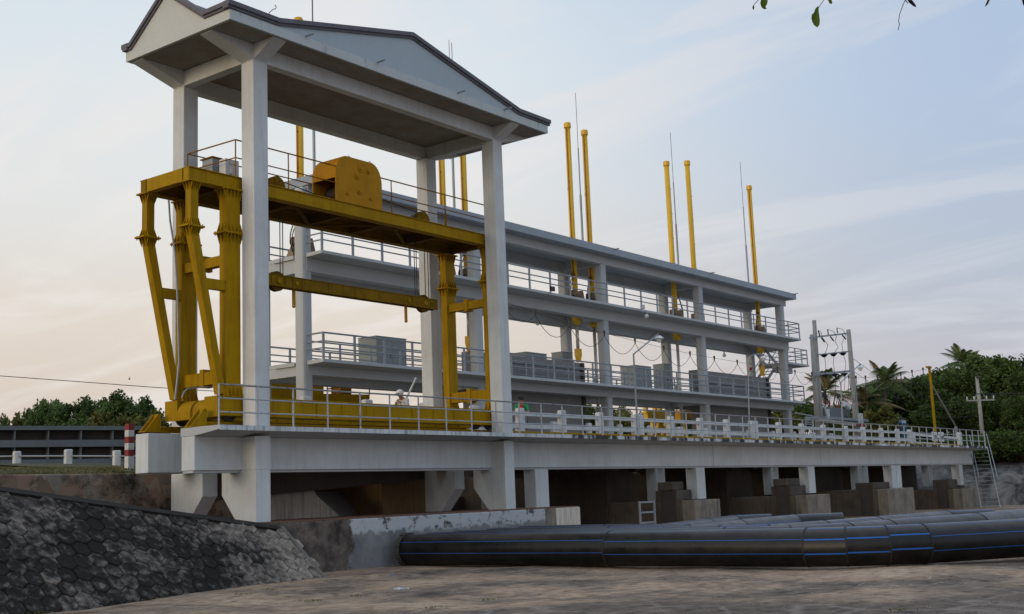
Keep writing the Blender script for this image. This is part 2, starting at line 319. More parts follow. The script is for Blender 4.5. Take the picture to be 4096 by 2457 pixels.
o = g.build('ground', ground_mat(), smooth=True, fix=False); tag(o, kind='structure')

# ---- left bank (behind the retaining wall), grassy
def bank_mat(name, a, c, d):
    m, t, b = material(name, .9, 0, .15); L = t.links.new
    tc = N(t, 'ShaderNodeTexCoord'); n1 = N(t, 'ShaderNodeTexNoise', i_Scale=.8, i_Detail=9, i_Roughness=.7); L(tc.outputs['Object'], n1.inputs['Vector'])
    r1 = ramp(t, [(.35, (*a, 1)), (.55, (*c, 1)), (.7, (*d, 1))]); L(n1.outputs[0], r1.inputs[0]); L(r1.outputs[0], b.inputs['Base Color'])
    bp = N(t, 'ShaderNodeBump'); bp.inputs['Strength'].default_value = .7; bp.inputs['Distance'].default_value = .2; L(n1.outputs[0], bp.inputs['Height']); L(bp.outputs[0], b.inputs['Normal'])
    return m
bk = B()
def strip(mb, lines):
    k = len(lines[0]); vs = [p for l in lines for p in l]
    mb.add(vs, [(j*k+i, j*k+i+1, (j+1)*k+i+1, (j+1)*k+i) for j in range(len(lines)-1) for i in range(k-1)])
lns = []
for (y, z) in ((28.35, 2.80), (29.5, 2.95), (33, 3.18), (37, 3.42), (40, 3.5), (60, 3.5), (300, 3.4)):
    lns.append([(x, y, z+rnd.uniform(-.04, .04)) for x in (-300, -60, -20, 0, 6, 10, 13, 15, 17, 19, 20.4)])
strip(bk, lns)
o = bk.build('bank_terrain', bank_mat('bank_soil', (.05, .055, .02), (.10, .09, .045), (.16, .13, .09)), smooth=True, fix=False); tag(o, kind='structure')
# ---- right bank
def rock_mat():
    m, t, b = material('plastered_rock', .9, 0, .2); L = t.links.new
    tc = N(t, 'ShaderNodeTexCoord'); n1 = N(t, 'ShaderNodeTexNoise', i_Scale=.5, i_Detail=9, i_Roughness=.75, i_Distortion=.6); L(tc.outputs['Object'], n1.inputs['Vector'])
    r1 = ramp(t, [(.40, (.04, .04, .04, 1)), (.48, (.14, .135, .13, 1)), (.58, (.26, .25, .235, 1)), (.7, (.36, .34, .31, 1))]); L(n1.outputs[0], r1.inputs[0]); L(r1.outputs[0], b.inputs['Base Color'])
    bp = N(t, 'ShaderNodeBump'); bp.inputs['Strength'].default_value = .8; bp.inputs['Distance'].default_value = .3; L(n1.outputs[0], bp.inputs['Height']); L(bp.outputs[0], b.inputs['Normal'])
    return m
rb = B(); lns = []
for k in range(40):
    y = 40-k*2.2
    row = []
    for x, z in ((81.9, -.1), (82.6, .9), (83.8, 1.9), (85.6, 2.7), (88, 3.1), (92, 3.3), (110, 3.5), (400, 4)):
        j = .18 if .5 < z < 3 else .03
        row.append((x+rnd.uniform(-j, j), y, z+rnd.uniform(-j, j)))
    lns.append(row)
lns.insert(0, [(x, 300, z) for x, _, z in [(82, 0, 3.3), (83, 0, 3.3), (84, 0, 3.3), (86, 0, 3.3), (88, 0, 3.3), (92, 0, 3.3), (110, 0, 3.5), (400, 0, 4)]])
strip(rb, lns)
o = rb.build('embankment', rock_mat(), smooth=True, fix=False); tag(o, kind='structure')
wt = B(); wt.box(20.6, 82, 40, 300, -.5, 1.0)
wm, t_, b_ = material('reservoir_water', .08, 0, .5); b_.inputs['Base Color'].default_value = (.05, .06, .05, 1)
o = wt.build('water', wm); tag(o, kind='structure')

# ---- hexagonal block revetment on the left
T0 = Vector((21.43, 22.8, 0)); mdir = Vector((-.156, .988, 0)); ldir = Vector((-.988, -.156, 0)); SL = .95
def hexmat():
    m, t, b = material('hexagonal_paving_block', .85, 0, .25); L = t.links.new
    tc = N(t, 'ShaderNodeTexCoord'); g = N(t, 'ShaderNodeNewGeometry')
    n1 = N(t, 'ShaderNodeTexNoise', i_Scale=.7, i_Detail=5, i_Roughness=.6); L(tc.outputs['Object'], n1.inputs['Vector'])
    sp = N(t, 'ShaderNodeSeparateXYZ'); L(tc.outputs['Object'], sp.inputs[0])
    mr = N(t, 'ShaderNodeMapRange'); L(sp.outputs['X'], mr.inputs['Value']); mr.inputs['From Min'].default_value = 17.3; mr.inputs['From Max'].default_value = 20.8; mr.inputs['To Min'].default_value = 0; mr.inputs['To Max'].default_value = .34
    n2 = N(t, 'ShaderNodeTexNoise', i_Scale=5.5, i_Detail=6, i_Roughness=.65); L(tc.outputs['Object'], n2.inputs['Vector'])
    a = N(t, 'ShaderNodeMath', operation='ADD'); L(n1.outputs[0], a.inputs[0]); L(mr.outputs[0], a.inputs[1])
    c = N(t, 'ShaderNodeMath', operation='MULTIPLY_ADD'); L(g.outputs['Random Per Island'], c.inputs[0]); c.inputs[1].default_value = .16; L(a.outputs[0], c.inputs[2])
    d = N(t, 'ShaderNodeMath', operation='MULTIPLY_ADD'); L(n2.outputs[0], d.inputs[0]); d.inputs[1].default_value = .75; L(c.outputs[0], d.inputs[2])
    r = ramp(t, [(.50, (.017, .0145, .012, 1)), (.56, (.034, .029, .024, 1)), (.62, (.09, .08, .07, 1)), (.72, (.20, .17, .14, 1)), (.85, (.36, .31, .25, 1)), (1, (.50, .44, .36, 1))])
    # some blocks keep a pale rim, others a pale worn centre
    at = N(t, 'ShaderNodeAttribute', attribute_name='rim')
    rs = ramp(t, [(0, (0, 0, 0, 1)), (.55, (0, 0, 0, 1)), (.56, (1, 1, 1, 1)), (1, (1, 1, 1, 1))]); L(g.outputs['Random Per Island'], rs.inputs[0])
    ct = N(t, 'ShaderNodeMath', operation='SUBTRACT'); ct.inputs[0].default_value = 1.15; L(at.outputs['Fac'], ct.inputs[1])
    pk = N(t, 'ShaderNodeMix', data_type='FLOAT'); L(rs.outputs[0], pk.inputs['Factor']); L(ct.outputs[0], pk.inputs['A']); L(at.outputs['Fac'], pk.inputs['B'])
    nn = N(t, 'ShaderNodeMath', operation='MULTIPLY_ADD'); L(n2.outputs[0], nn.inputs[0]); nn.inputs[1].default_value = 1.3; nn.inputs[2].default_value = -.45
    pm = N(t, 'ShaderNodeMath', operation='MULTIPLY', use_clamp=True); L(pk.outputs['Result'], pm.inputs[0]); L(nn.outputs[0], pm.inputs[1])
    d2 = N(t, 'ShaderNodeMath', operation='MULTIPLY_ADD'); L(pm.outputs[0], d2.inputs[0]); d2.inputs[1].default_value = .7; L(d.outputs[0], d2.inputs[2])
    dv = N(t, 'ShaderNodeMath', operation='MULTIPLY'); L(d2.outputs[0], dv.inputs[0]); dv.inputs[1].default_value = .535
    L(dv.outputs[0], r.inputs[0]); L(r.outputs[0], b.inputs['Base Color'])
    bp = N(t, 'ShaderNodeBump'); bp.inputs['Strength'].default_value = .5; bp.inputs['Distance'].default_value = .03; L(n2.outputs[0], bp.inputs['Height']); L(bp.outputs[0], b.inputs['Normal'])
    return m
hx = B(); up = Vector((mdir.x, mdir.y, SL)).normalized(); nrm = ldir.cross(up); nrm = -nrm if nrm.z < 0 else nrm
a_ = .235  # hexagon radius
def toplim(l):   # slope length of the top edge at distance l from the right end
    p = T0+ldir*l; s = (24.12-p.y)/(mdir.y)
    return max(.2, s*math.sqrt(1+SL*SL))
bed = B(); ls = [-.25+.5*i for i in range(60)]
vs = []
for l in ls:
    vs.append(T0+ldir*l+up*(-.4)-nrm*.05); vs.append(T0+ldir*l+up*toplim(l)-nrm*.05)
bed.add(vs, [(2*i, 2*i+1, 2*i+3, 2*i+2) for i in range(len(ls)-1)])
row = 0; u = -.2
while u < 4.2:
    l = -.1+(a_*math.sqrt(3)/2 if row % 2 else 0)
    while l < 24:
        if u < toplim(l)-.12:
            c = T0+ldir*l+up*u+nrm*rnd.uniform(-.012, .012)
            tl = Vector((rnd.uniform(-.03, .03), rnd.uniform(-.03, .03), 0))
            vs = []
            for (rr, hh) in ((a_*.975, -.05), (a_*.975, -.008), (a_*.86, .012)):
                for k in range(6):
                    t = math.pi/6+k*math.pi/3
                    q = c+ldir*(rr*math.cos(t))+up*(rr*math.sin(t))
                    q = q+nrm*(hh+(q-c).dot(tl)); vs.append(q)
            vs.append(c+nrm*(-.004 if rnd.random() < .6 else -.03))
            fs = [(i, (i+1) % 6, (i+1) % 6+6, i+6) for i in range(6)]+[(i+6, (i+1) % 6+6, (i+1) % 6+12, i+12) for i in range(6)]+[(i+12, (i+1) % 6+12, 18) for i in range(6)]
            hx.add(vs, fs)
        l += a_*math.sqrt(3)
    u += a_*1.5; row += 1
rev = thing('revetment', 'sloping revetment of dark mould stained hexagonal concrete blocks at lower left', 'revetment', T0)
hxo = hx.build('hexagon_blocks', hexmat(), rev, fix=True)
at_ = hxo.data.attributes.new('rim', 'FLOAT', 'POINT')
for i in range(len(hxo.data.vertices)): at_.data[i].value = {0: 1, 1: 1, 2: .8}.get((i % 19)//6, 0)
ed_ = [on(px, py, 'y', 24.0) for px, py in ((-60, 1956), (1030, 2088))]
cp = B(); A0 = T0+ldir*26; n_c = 26
for k in range(n_c):
    l0, l1 = -.9+k, -.9+k+.995
    if k > 0: 
        a_0 = T0+ldir*l0+up*(toplim(l0)-.13); a_1 = T0+ldir*l1+up*(toplim(l1)-.13); b_0 = T0+ldir*l0+up*(toplim(l0)+.02); b_1 = T0+ldir*l1+up*(toplim(l1)+.02)
        cp.hexa([a_0-nrm*.08, a_1-nrm*.08, b_1-nrm*.08, b_0-nrm*.08], [a_0+nrm*.02, a_1+nrm*.02, b_1+nrm*.02, b_0+nrm*.02])
cp.build('coping', 'coping', rev)
e0 = T0+ldir*(-.02)-up*.3; e1 = T0+ldir*(-.02)+up*(toplim(0)); e2 = T0+ldir*(-.14)-up*.3; e3 = T0+ldir*(-.14)+up*toplim(0)
B().hexa([e0-nrm*.1, e1-nrm*.1, e3-nrm*.1, e2-nrm*.1], [e0+nrm*.015, e1+nrm*.015, e3+nrm*.015, e2+nrm*.015]).build('edge_strip', 'edgecem', rev)
bed.build('mortar_bed', 'darkcon', rev)
# earth shelf behind the revetment crest
sh = B(); vs = []
for l in ls:
    p = T0+ldir*l+up*toplim(l)-nrm*.06; vs += [p, Vector((p.x, 28.1, p.z+.05))]
sh.add(vs, [(2*i, 2*i+1, 2*i+3, 2*i+2) for i in range(len(ls)-1)])
tag(sh.build('earth_shelf', bank_mat('shelf_soil', (.03, .025, .02), (.08, .06, .045), (.13, .10, .08))), kind='structure')

# ---- brown retaining wall
def stone_mat():
    m, t, b = material('patched_stone_masonry', .9, 0, .2); L = t.links.new
    tc = N(t, 'ShaderNodeTexCoord')
    v = N(t, 'ShaderNodeTexVoronoi', i_Scale=1.7, i_Randomness=1); 
    nd = N(t, 'ShaderNodeTexNoise', i_Scale=2.2, i_Detail=4); L(tc.outputs['Object'], nd.inputs['Vector'])
    va = N(t, 'ShaderNodeVectorMath', operation='MULTIPLY_ADD'); L(nd.outputs['Color'], va.inputs[0]); va.inputs[1].default_value = (.6, .6, .6); L(tc.outputs['Object'], va.inputs[2]); L(va.outputs[0], v.inputs['Vector'])
    sp = N(t, 'ShaderNodeSeparateColor'); L(v.outputs['Color'], sp.inputs[0])
    r = ramp(t, [(0, (.17, .125, .085, 1)), (.3, (.25, .18, .125, 1)), (.55, (.30, .19, .14, 1)), (.75, (.22, .20, .165, 1)), (1, (.36, .28, .20, 1))]); L(sp.outputs[0], r.inputs[0])
    n = N(t, 'ShaderNodeTexNoise', i_Scale=.9, i_Detail=9, i_Roughness=.72); L(tc.outputs['Object'], n.inputs['Vector'])
    r2 = ramp(t, [(.38, (0, 0, 0, 1)), (.52, (1, 1, 1, 1))]); L(n.outputs[0], r2.inputs[0])
    x = N(t, 'ShaderNodeMix', data_type='RGBA'); L(r2.outputs[0], x.inputs['Factor']); L(r.outputs[0], x.inputs['B']); x.inputs['A'].default_value = (.035, .03, .026, 1)
    L(x.outputs['Result'], b.inputs['Base Color'])
    bp = N(t, 'ShaderNodeBump'); bp.inputs['Strength'].default_value = .6; bp.inputs['Distance'].default_value = .06; L(n.outputs[0], bp.inputs['Height']); L(bp.outputs[0], b.inputs['Normal'])
    return m
M['stone'] = stone_mat()
o = B().box(-60, 23.3, 28.0, 28.45, .2, 2.82).build('retaining_wall', 'stone', bevel=.04)
tag(o, 'brown patched masonry retaining wall below the grassy bank at left', 'wall')
# grass on top of the wall
def tufts(n, fn, h=(.08, .22), w=.02):
    b = B()
    for i in range(n):
        p = Vector(fn()); a = rnd.uniform(0, 6.28); hh = rnd.uniform(*h); k = rnd.uniform(.2, .6)*hh
        d = Vector((math.cos(a), math.sin(a), 0)); s = Vector((-d.y, d.x, 0))*w*rnd.uniform(.6, 1.6)
        q = p+Vector((0, 0, hh))+d*k; m = p+Vector((0, 0, hh*.6))+d*k*.35
        b.add([p-s, p+s, m+s*.7, q, m-s*.7], [(0, 1, 2, 4), (4, 2, 3)])
    return b
def gp():
    y = 28.4+rnd.random()**1.3*12; x = rnd.uniform(11.0, 27.5) if y > 31 else rnd.uniform(11.5, 20.2)
    z = 2.8+.15*min(1, (y-28.35)/1.15)+.52*min(1, max(0, y-29.5)/9)
    return (x, y, z-.03)
o = tufts(36000, gp, (.03, .10), .014).build('grass', 'grass', fix=False); tag(o, 'short green grass along the top of the retaining wall', 'grass', kind='stuff')
# the bank continues to the right under the posts
b = B(); strip(b, [[(20.4, 30, 2.9), (24, 30, 2.6), (30, 30.5, 2.6)], [(20.4, 34, 3.25), (24, 34, 3.2), (30, 34, 3.2)], [(20.4, 38, 3.55), (26, 38, 3.55), (32, 38, 3.5)], [(20.4, 60, 3.6), (30, 60, 3.6), (45, 60, 3.6)], [(20.4, 300, 3.4), (60, 300, 3.4), (90, 300, 3.4)]])
o = b.build('bank_slope', bank_mat('bank_slope_soil', (.05, .055, .02), (.10, .09, .045), (.16, .13, .09)), fix=False, smooth=True); tag(o, kind='structure')

# ================================================================== SERVICE DECK
X0, X1 = 19.0, 81.3
deck = thing('service_deck', 'long white concrete crane deck with deep girders carried on square legs', 'bridge deck', (19, 25, 0))
# front walkway slab, thickened at the root
for a, b_, mt in ((19.0, 33.95, 'edge'), (33.96, 45.3, 'mould'), (45.31, 67.2, 'mould'), (67.21, 81.2, 'mould')):
    B().prism([(23.76, 3.72), (24.74, 3.61), (25.30, 3.61), (25.30, 3.83), (23.76, 3.83)], 'x', a, b_).build('walkway_slab', 'hoist', deck, bevel=.015)
    B().box(a+.001, b_-.001, 23.745, 23.757, 3.705, 3.828).build('slab_edge', mt, deck)
gd = B(); gd.box(19.0, 67.19, 24.74, 25.26, 2.75, 3.608); gd.box(67.21, X1, 24.74, 25.26, 2.75, 3.608)
gd.build('front_girder', 'white', deck, bevel=.02)
lip = B(); lip.box(19.01, X1, 24.80, 25.2, 2.69, 2.748); lip.build('girder_flange', 'hoist', deck)
for x in (45.9, 57.0): B().box(x-.008, x+.008, 24.736, 24.742, 2.76, 3.6).build('girder_joint', 'darkcon', deck)
gd = B(); gd.box(19.0, 67.19, 26.65, 27.19, 2.77, 3.80); gd.box(67.21, X1, 26.65, 27.19, 2.77, 3.80)
gd.build('back_girder', 'white', deck, bevel=.02)
cb = B()
for x in (19.0+5, 33.5, 44.7, 55.8, 67.2, 78.6): cb.box(x-.2, x+.2, 25.262, 26.648, 2.8, 3.5)
cb.build('cross_beam', 'hoist', deck)
def haunch(x0, x1, front):
    # leg that is deep at the girder and tapers to the pier
    if front: p = [(24.2, 1.40), (24.95, 1.40), (25.55, 2.12), (25.55, 2.747), (24.2, 2.747)]
    else: p = [(27.7, 1.40), (27.0, 1.40), (26.35, 2.12), (26.35, 2.765), (27.7, 2.765)]
    return B().prism(p, 'x', x0, x1)
for x in (20.5, 30.85):
    haunch(x, x+.5, True).build('leg', 'white', deck, bevel=.015)
    haunch(x, x+.5, False).build('leg', 'white', deck, bevel=.015)
    B().box(x, x+.5, 24.2, 24.738, 2.749, 3.60).build('leg_head', 'white', deck)
for (a, b_) in ((33.2, 33.95), (44.35, 45.08), (55.4, 56.15), (66.5, 67.18), (67.22, 67.95), (78.25, 78.95)):
    B().box(a, b_, 24.742, 25.24, 1.40, 2.688).build('leg', 'white', deck, bevel=.015)
    B().box(a, b_, 26.67, 27.17, 1.40, 2.768).build('leg', 'white', deck, bevel=.015)
# crane track on the girders
for y in (25.02, 26.92):
    tr = B(); tr.box(19.25, 80.3, y-.10, y+.10, 3.835, 3.86); tr.box(19.3, 80.3, y-.015, y+.015, 3.86, 3.95); tr.box(19.3, 80.3, y-.045, y+.045, 3.95, 4.0)
    o = tr.build('crane_rail', 'yellow'); tag(o, 'rusty yellow crane rail on the %s girder of the deck' % ('front' if y < 26 else 'back'), 'rail')
# buffers at the left end
for y in (25.02, 26.92):
    t = thing('buffer_stop', 'yellow triangular end stop at the left end of the %s crane rail' % ('front' if y < 26 else 'back'), 'end stop', (19.2, y, 3.84))
    b = B(); b.prism([(19.02, 3.87), (19.5, 3.87), (19.5, 4.32), (19.42, 4.32)], 'y', y-.13, y-.10); b.prism([(19.02, 3.87), (19.5, 3.87), (19.5, 4.32), (19.42, 4.32)], 'y', y+.10, y+.13)
    b.box(19.0, 19.6, y-.16, y+.16, 3.842, 3.868); b.box(19.44, 19.5, y-.098, y+.098, 3.87, 4.32)
    b.build('bracket', 'yellow', t)
    B().tube((19.5, y, 4.26), (19.58, y, 4.26), .05, n=10).build('rubber_pad', 'black', t)

# deck guard railing (front edge)
def railing(name, label, pts, posts, z, h, rails, rp=.027, rr=.024, mat='pipegrey', square=0, cat='railing', group=None, base=None):
    t = thing(name, label, cat, base or (posts[0][0], posts[0][1], z), group)
    for i, p in enumerate(posts):
        b = B()
        if square: b.box(p[0]-square/2, p[0]+square/2, p[1]-.02, p[1]+.02, z, z+h)
        else: b.tube((p[0], p[1], z), (p[0], p[1], z+h), rp, n=6)
        b.build('post', mat, t)
    for k, zz in enumerate(rails):
        b = B(); b.path([(p[0], p[1], z+zz) for p in pts], rr if k == 0 else rr*.8, n=6)
        b.build('top_rail' if k == 0 else 'mid_rail', 'rustyrail' if mat == 'pipegrey' and k == 0 else mat, t)
    return t
px_ = [19.03, 20.25, 21.46, 22.69, 23.93, 25.12, 26.34, 27.58, 28.78, 30.0]
while px_[-1] < 80.2: px_.append(px_[-1]+1.215)
px_.append(81.15)
t = railing('guard_railing', 'grey flaking pipe railing along the front edge of the crane deck', [(p, 23.82) for p in (px_[0], px_[-1])], [(p, 23.82) for p in px_], 3.832, 1.0, (1.0, .66, .32))

# ================================================================== CRANE CANOPY
can = thing('crane_canopy', 'white concrete canopy with grey trimmed gables on four tall square columns', 'canopy', (26, 26, 3.85))
for x in (20.5, 30.85):
    for y in (24.2, 27.2):
        B().box(x, x+.5, y, y+.5, 3.835 if y < 25 else 2.9, 13.74).build('column', 'white', can, bevel=.02)
cx0, cx1, cy0, cy1, cz = 19.01, 32.84, 23.33, 27.80, 14.2
bm_ = B()
bm_.box(20.5, 31.35, 24.203, 24.5, 13.742, 14.19); bm_.box(20.5, 31.35, 27.4, 27.697, 13.742, 14.19)
bm_.box(20.503, 20.8, 24.5, 27.4, 13.745, 14.19); bm_.box(31.05, 31.347, 24.5, 27.4, 13.745, 14.19)
bm_.build('ring_beam', 'white', can, bevel=.015)
def bracket(p, q, w):
    br = B()    # tapered cantilever rib from column head p out to q
    d = Vector((q[0]-p[0], q[1]-p[1], 0)).normalized(); s = Vector((-d.y, d.x, 0))*w/2
    br.add([Vector((p[0], p[1], 13.75))-s, Vector((p[0], p[1], 13.75))+s, Vector((p[0], p[1], 14.195))+s, Vector((p[0], p[1], 14.195))-s,
            Vector((q[0], q[1], 14.17))-s, Vector((q[0], q[1], 14.17))+s, Vector((q[0], q[1], 14.195))+s, Vector((q[0], q[1], 14.195))-s],
           [(0, 1, 2, 3), (4, 7, 6, 5), (0, 4, 5, 1), (1, 5, 6, 2), (2, 6, 7, 3), (3, 7, 4, 0)])
    br.build('bracket', 'white', can)
bracket((20.55, 24.45), (19.12, 24.45), .46); bracket((20.75, 24.25), (20.75, 23.42), .46)
bracket((20.55, 27.45), (19.12, 27.45), .46); bracket((31.3, 24.45), (32.72, 24.45), .46); bracket((31.1, 24.25), (31.1, 23.42), .46); bracket((31.3, 27.45), (32.72, 27.45), .46)
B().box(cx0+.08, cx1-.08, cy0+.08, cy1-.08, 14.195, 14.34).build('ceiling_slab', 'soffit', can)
# fascia / gable walls
zt = 14.50; yk0, yk1, yp = 24.35, 27.55, 26.0; xk0, xk1, xp = 20.6, 31.2, 25.93; zr = 15.66
fr = B().prism([(cx0, cz), (cx1, cz), (cx1, zt), (xk1, zt), (xp, zr), (xk0, zt), (cx0, zt)], 'y', cy0, cy0+.12); fr.build('front_fascia', 'gablefront', can)
bkf = B().prism([(cx0, cz), (cx1, cz), (cx1, zt), (xk1, zt), (xp, zr), (xk0, zt), (cx0, zt)], 'y', cy1-.12, cy1); bkf.build('back_fascia', 'gable', can)
lf = B().prism([(cy0+.121, cz+.002), (cy1-.121, cz+.002), (cy1-.121, zt), (yk1, zt), (yp, zr), (yk0, zt), (cy0+.121, zt)], 'x', cx0, cx0+.12); lf.build('side_fascia', 'gable', can)
rf = B().prism([(cy0+.121, cz+.002), (cy1-.121, cz+.002), (cy1-.121, zt), (yk1, zt), (yp, zr), (yk0, zt), (cy0+.121, zt)], 'x', cx1-.12, cx1); rf.build('side_fascia', 'gable', can)
# trim: two stepped courses following the fascia top
def trim(poly, ax, face, out, name='roof_trim'):
    # poly: list of (u,z) along the face; builds a lower thin and an upper thicker course
    for (z0, z1, o0) in ((-.012, .06, .05), (.062, .185, .10)):
        b = B()
        for (u0, a0), (u1, a1) in zip(poly[:-1], poly[1:]):
            lo, hi = (face-out*o0, face+out*.16)
            q = [(u0, a0+z0), (u1, a1+z0), (u1, a1+z1), (u0, a0+z1)]
            b.prism(q, ax, lo, hi)
        b.build(name, 'rooftrim', can)
trim([(cx0-.11, zt), (xk0, zt), (xp, zr), (xk1, zt), (cx1+.11, zt)], 'y', cy0, 1)
trim([(cx0-.11, zt), (xk0, zt), (xp, zr), (xk1, zt), (cx1+.11, zt)], 'y', cy1, -1)
trim([(cy0+.17, zt), (yk0, zt), (yp, zr), (yk1, zt), (cy1-.17, zt)], 'x', cx0, 1)
trim([(cy0+.17, zt), (yk0, zt), (yp, zr), (yk1, zt), (cy1-.17, zt)], 'x', cx1, -1)
rp = B()
rp.prism([(xk0+.1, zt+.02), (xk1-.1, zt+.02), (xp, zr+.02)], 'y', cy0+.17, cy1-.17)
rp.prism([(yk0+.05, zt+.03), (yk1-.05, zt+.03), (yp, zr+.01)], 'x', cx0+.17, cx1-.17)
rp.build('roof', 'rooftrim', can)
B().box(cx0+.002, cx1-.002, cy0-.018, cy0-.002, cz-.003, 14.46).build('fascia_band', 'fascia', can); B().box(cx0-.018, cx0-.002, cy0, cy1, cz-.003, 14.46).build('fascia_band', 'gable', can)
for px, py in ((1222, 144), (1508, 248), (1829, 370), (2016, 437)):
    p = on(px, py, 'y', cy0); B().tube((p.x, p.y+.05, p.z-.02), (p.x, p.y-.32, p.z-.02), .028, n=8).build('drain_spout', 'steel', can)
# thin finials and a loose wire on the canopy roof
for px, py, top in ((1252, 90, -60), (1809, 247, 172)):
    a = on(px, py, 'y', 26.2); c = on(px, top, 'y', 26.2)
    o = B().tube((a.x, a.y, a.z-.9), (a.x, a.y, c.z), .012, n=6).build('lightning_spike', 'darksteel', None)
    tag(o, 'thin lightning spike on the canopy roof, %s' % ('above its left gable slope' if px < 1500 else 'above its right gable slope'), 'lightning rod')

# ================================================================== GANTRY CRANE
cr_ = thing('gantry_crane', 'yellow steel gantry crane with winch housing standing under the white canopy', 'crane', (25, 25.9, 4.0))
fy, by = 24.75, 26.88
def ibeam_x(mb, x0, x1, y0, y1, z0, z1, fl=.025, st=0):
    mb.box(x0, x1, y0, y1, z0, z0+fl); mb.box(x0, x1, y0, y1, z1-fl, z1); mb.box(x0, x1, y0+.04, y1-.04, z0+fl, z1-fl)
TL, TR = 18.84, 31.5
b = B(); ibeam_x(b, TL, TR, fy, fy+.30, 10.20, 10.57); b.build('top_girder', 'yellow', cr_, bevel=.006)
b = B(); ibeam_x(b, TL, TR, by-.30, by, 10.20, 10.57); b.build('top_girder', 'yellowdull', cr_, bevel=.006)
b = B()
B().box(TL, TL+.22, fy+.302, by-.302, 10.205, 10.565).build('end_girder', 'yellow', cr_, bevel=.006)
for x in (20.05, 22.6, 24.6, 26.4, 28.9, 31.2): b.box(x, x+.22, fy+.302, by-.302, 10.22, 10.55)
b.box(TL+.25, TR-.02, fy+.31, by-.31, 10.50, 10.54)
b.build('platform_floor', 'yellowgrimeshade', cr_)
for k, (xa, xb, ya, yb) in enumerate(((22.9, 24.55, 25.2, 26.5), (24.9, 26.4, 26.5, 25.2), (27.0, 28.8, 25.2, 26.5))):
    B().bar((xa, ya, 10.24), (xb, yb, 10.24), .1, .06).build('platform_brace', 'yellowgrimeshade', cr_)
def gussets(mb, x0, x1, y0, y1, z, dz, sx=.0):
    """little triangular stiffeners round a leg at a flange"""
    for x in [x0+(x1-x0)*k/4 for k in range(5)]:
        for (y, s) in ((y0, -1), (y1, 1)):
            mb.add([(x-.008, y, z), (x-.008, y+s*.09, z), (x-.008, y, z+dz), (x+.008, y, z), (x+.008, y+s*.09, z), (x+.008, y, z+dz)], [(0, 1, 2), (5, 4, 3), (0, 3, 4, 1), (1, 4, 5, 2), (2, 5, 3, 0)])
    for y in [y0+(y1-y0)*k/2 for k in range(3)]:
        for (x, s) in ((x0, -1), (x1, 1)):
            mb.add([(x, y-.008, z), (x+s*.09, y-.008, z), (x, y-.008, z+dz), (x, y+.008, z), (x+s*.09, y+.008, z), (x, y+.008, z+dz)], [(0, 1, 2), (5, 4, 3), (0, 3, 4, 1), (1, 4, 5, 2), (2, 5, 3, 0)])
def bigleg(x0, x1, y0, y1):
    b = B(); b.box(x0, x1, y0, y1, 4.66, 8.965); b.box(x0, x1, y0, y1, 9.015, 10.18); b.build('leg', 'yellow', cr_, bevel=.006)
    f = B(); f.box(x0-.1, x1+.1, y0-.1, y1+.1, 10.155, 10.197); gussets(f, x0, x1, y0, y1, 10.155, -.25); f.build('flange', 'yellow', cr_)
    f = B(); f.box(x0-.04, x1+.04, y0-.04, y1+.04, 4.64, 4.68); gussets(f, x0, x1, y0, y1, 4.662, .3); f.build('flange', 'yellow', cr_)
    f = B(); f.box(x0-.12, x1+.12, y0-.1, y1+.1, 8.967, 8.9905); f.box(x0-.12, x1+.12, y0-.1, y1+.1, 8.9905, 9.013)
    gussets(f, x0, x1, y0, y1, 8.968, -.26); gussets(f, x0, x1, y0, y1, 9.012, .26)
    for i in range(7):
        x = x0-.08+i*(x1-x0+.16)/6
        for y in (y0-.075, y1+.075): f.tube((x, y, 8.93), (x, y, 9.05), .014, n=6)
    f.build('flange', 'yellow', cr_)
FL = (20.01, 20.49); 
bigleg(20.01, 20.49, fy, fy+.27); bigleg(20.01, 20.49, by-.27, by)
bigleg(31.02, 31.48, fy, fy+.27); bigleg(31.02, 31.48, by-.27, by)
for y0 in (fy, by-.27):
    y1 = y0+.22
    b = B(); b.box(18.88, 19.12, y0, y1, 9.015, 10.18)
    b.hexa([(18.86, y0, 8.965), (19.12, y0, 8.965), (19.12, y1, 8.965), (18.86, y1, 8.965)], [(19.80, y0, 4.70), (20.007, y0, 4.70), (20.007, y1, 4.70), (19.80, y1, 4.70)])
    b.build('raking_leg', 'yellow', cr_, bevel=.006)
    f = B(); f.box(18.76, 19.24, y0-.1, y1+.1, 10.155, 10.197); gussets(f, 18.88, 19.12, y0, y1, 10.155, -.22); f.build('flange', 'yellow', cr_)
    f = B(); f.box(18.72, 19.26, y0-.1, y1+.1, 8.967, 8.9905); f.box(18.72, 19.26, y0-.1, y1+.1, 8.9905, 9.013)
    gussets(f, 18.88, 19.12, y0, y1, 9.012, .22); gussets(f, 18.88, 19.12, y0, y1, 8.968, -.22)
    for i in range(4):
        x = 18.78+i*.14
        for y in (y0-.075, y1+.075): f.tube((x, y, 8.93), (x, y, 9.05), .014, n=6)
    f.build('flange', 'yellow', cr_)
    B().box(19.36, 20.008, y0+.03, y1-.03, 7.42, 7.69).build('strut', 'yellow', cr_, bevel=.005)
for x in (20.08, 31.1):   # ties between front and back legs
    for z0, z1 in ((8.15, 8.42), (5.02, 5.36)):
        b = B(); b.box(x, x+.22, fy+.272, by-.272, z0, z1); b.box(x-.03, x+.28, 25.74, 25.90, z0-.06, z1+.08)
        b.build('tie_beam', 'yellow', cr_, bevel=.005)
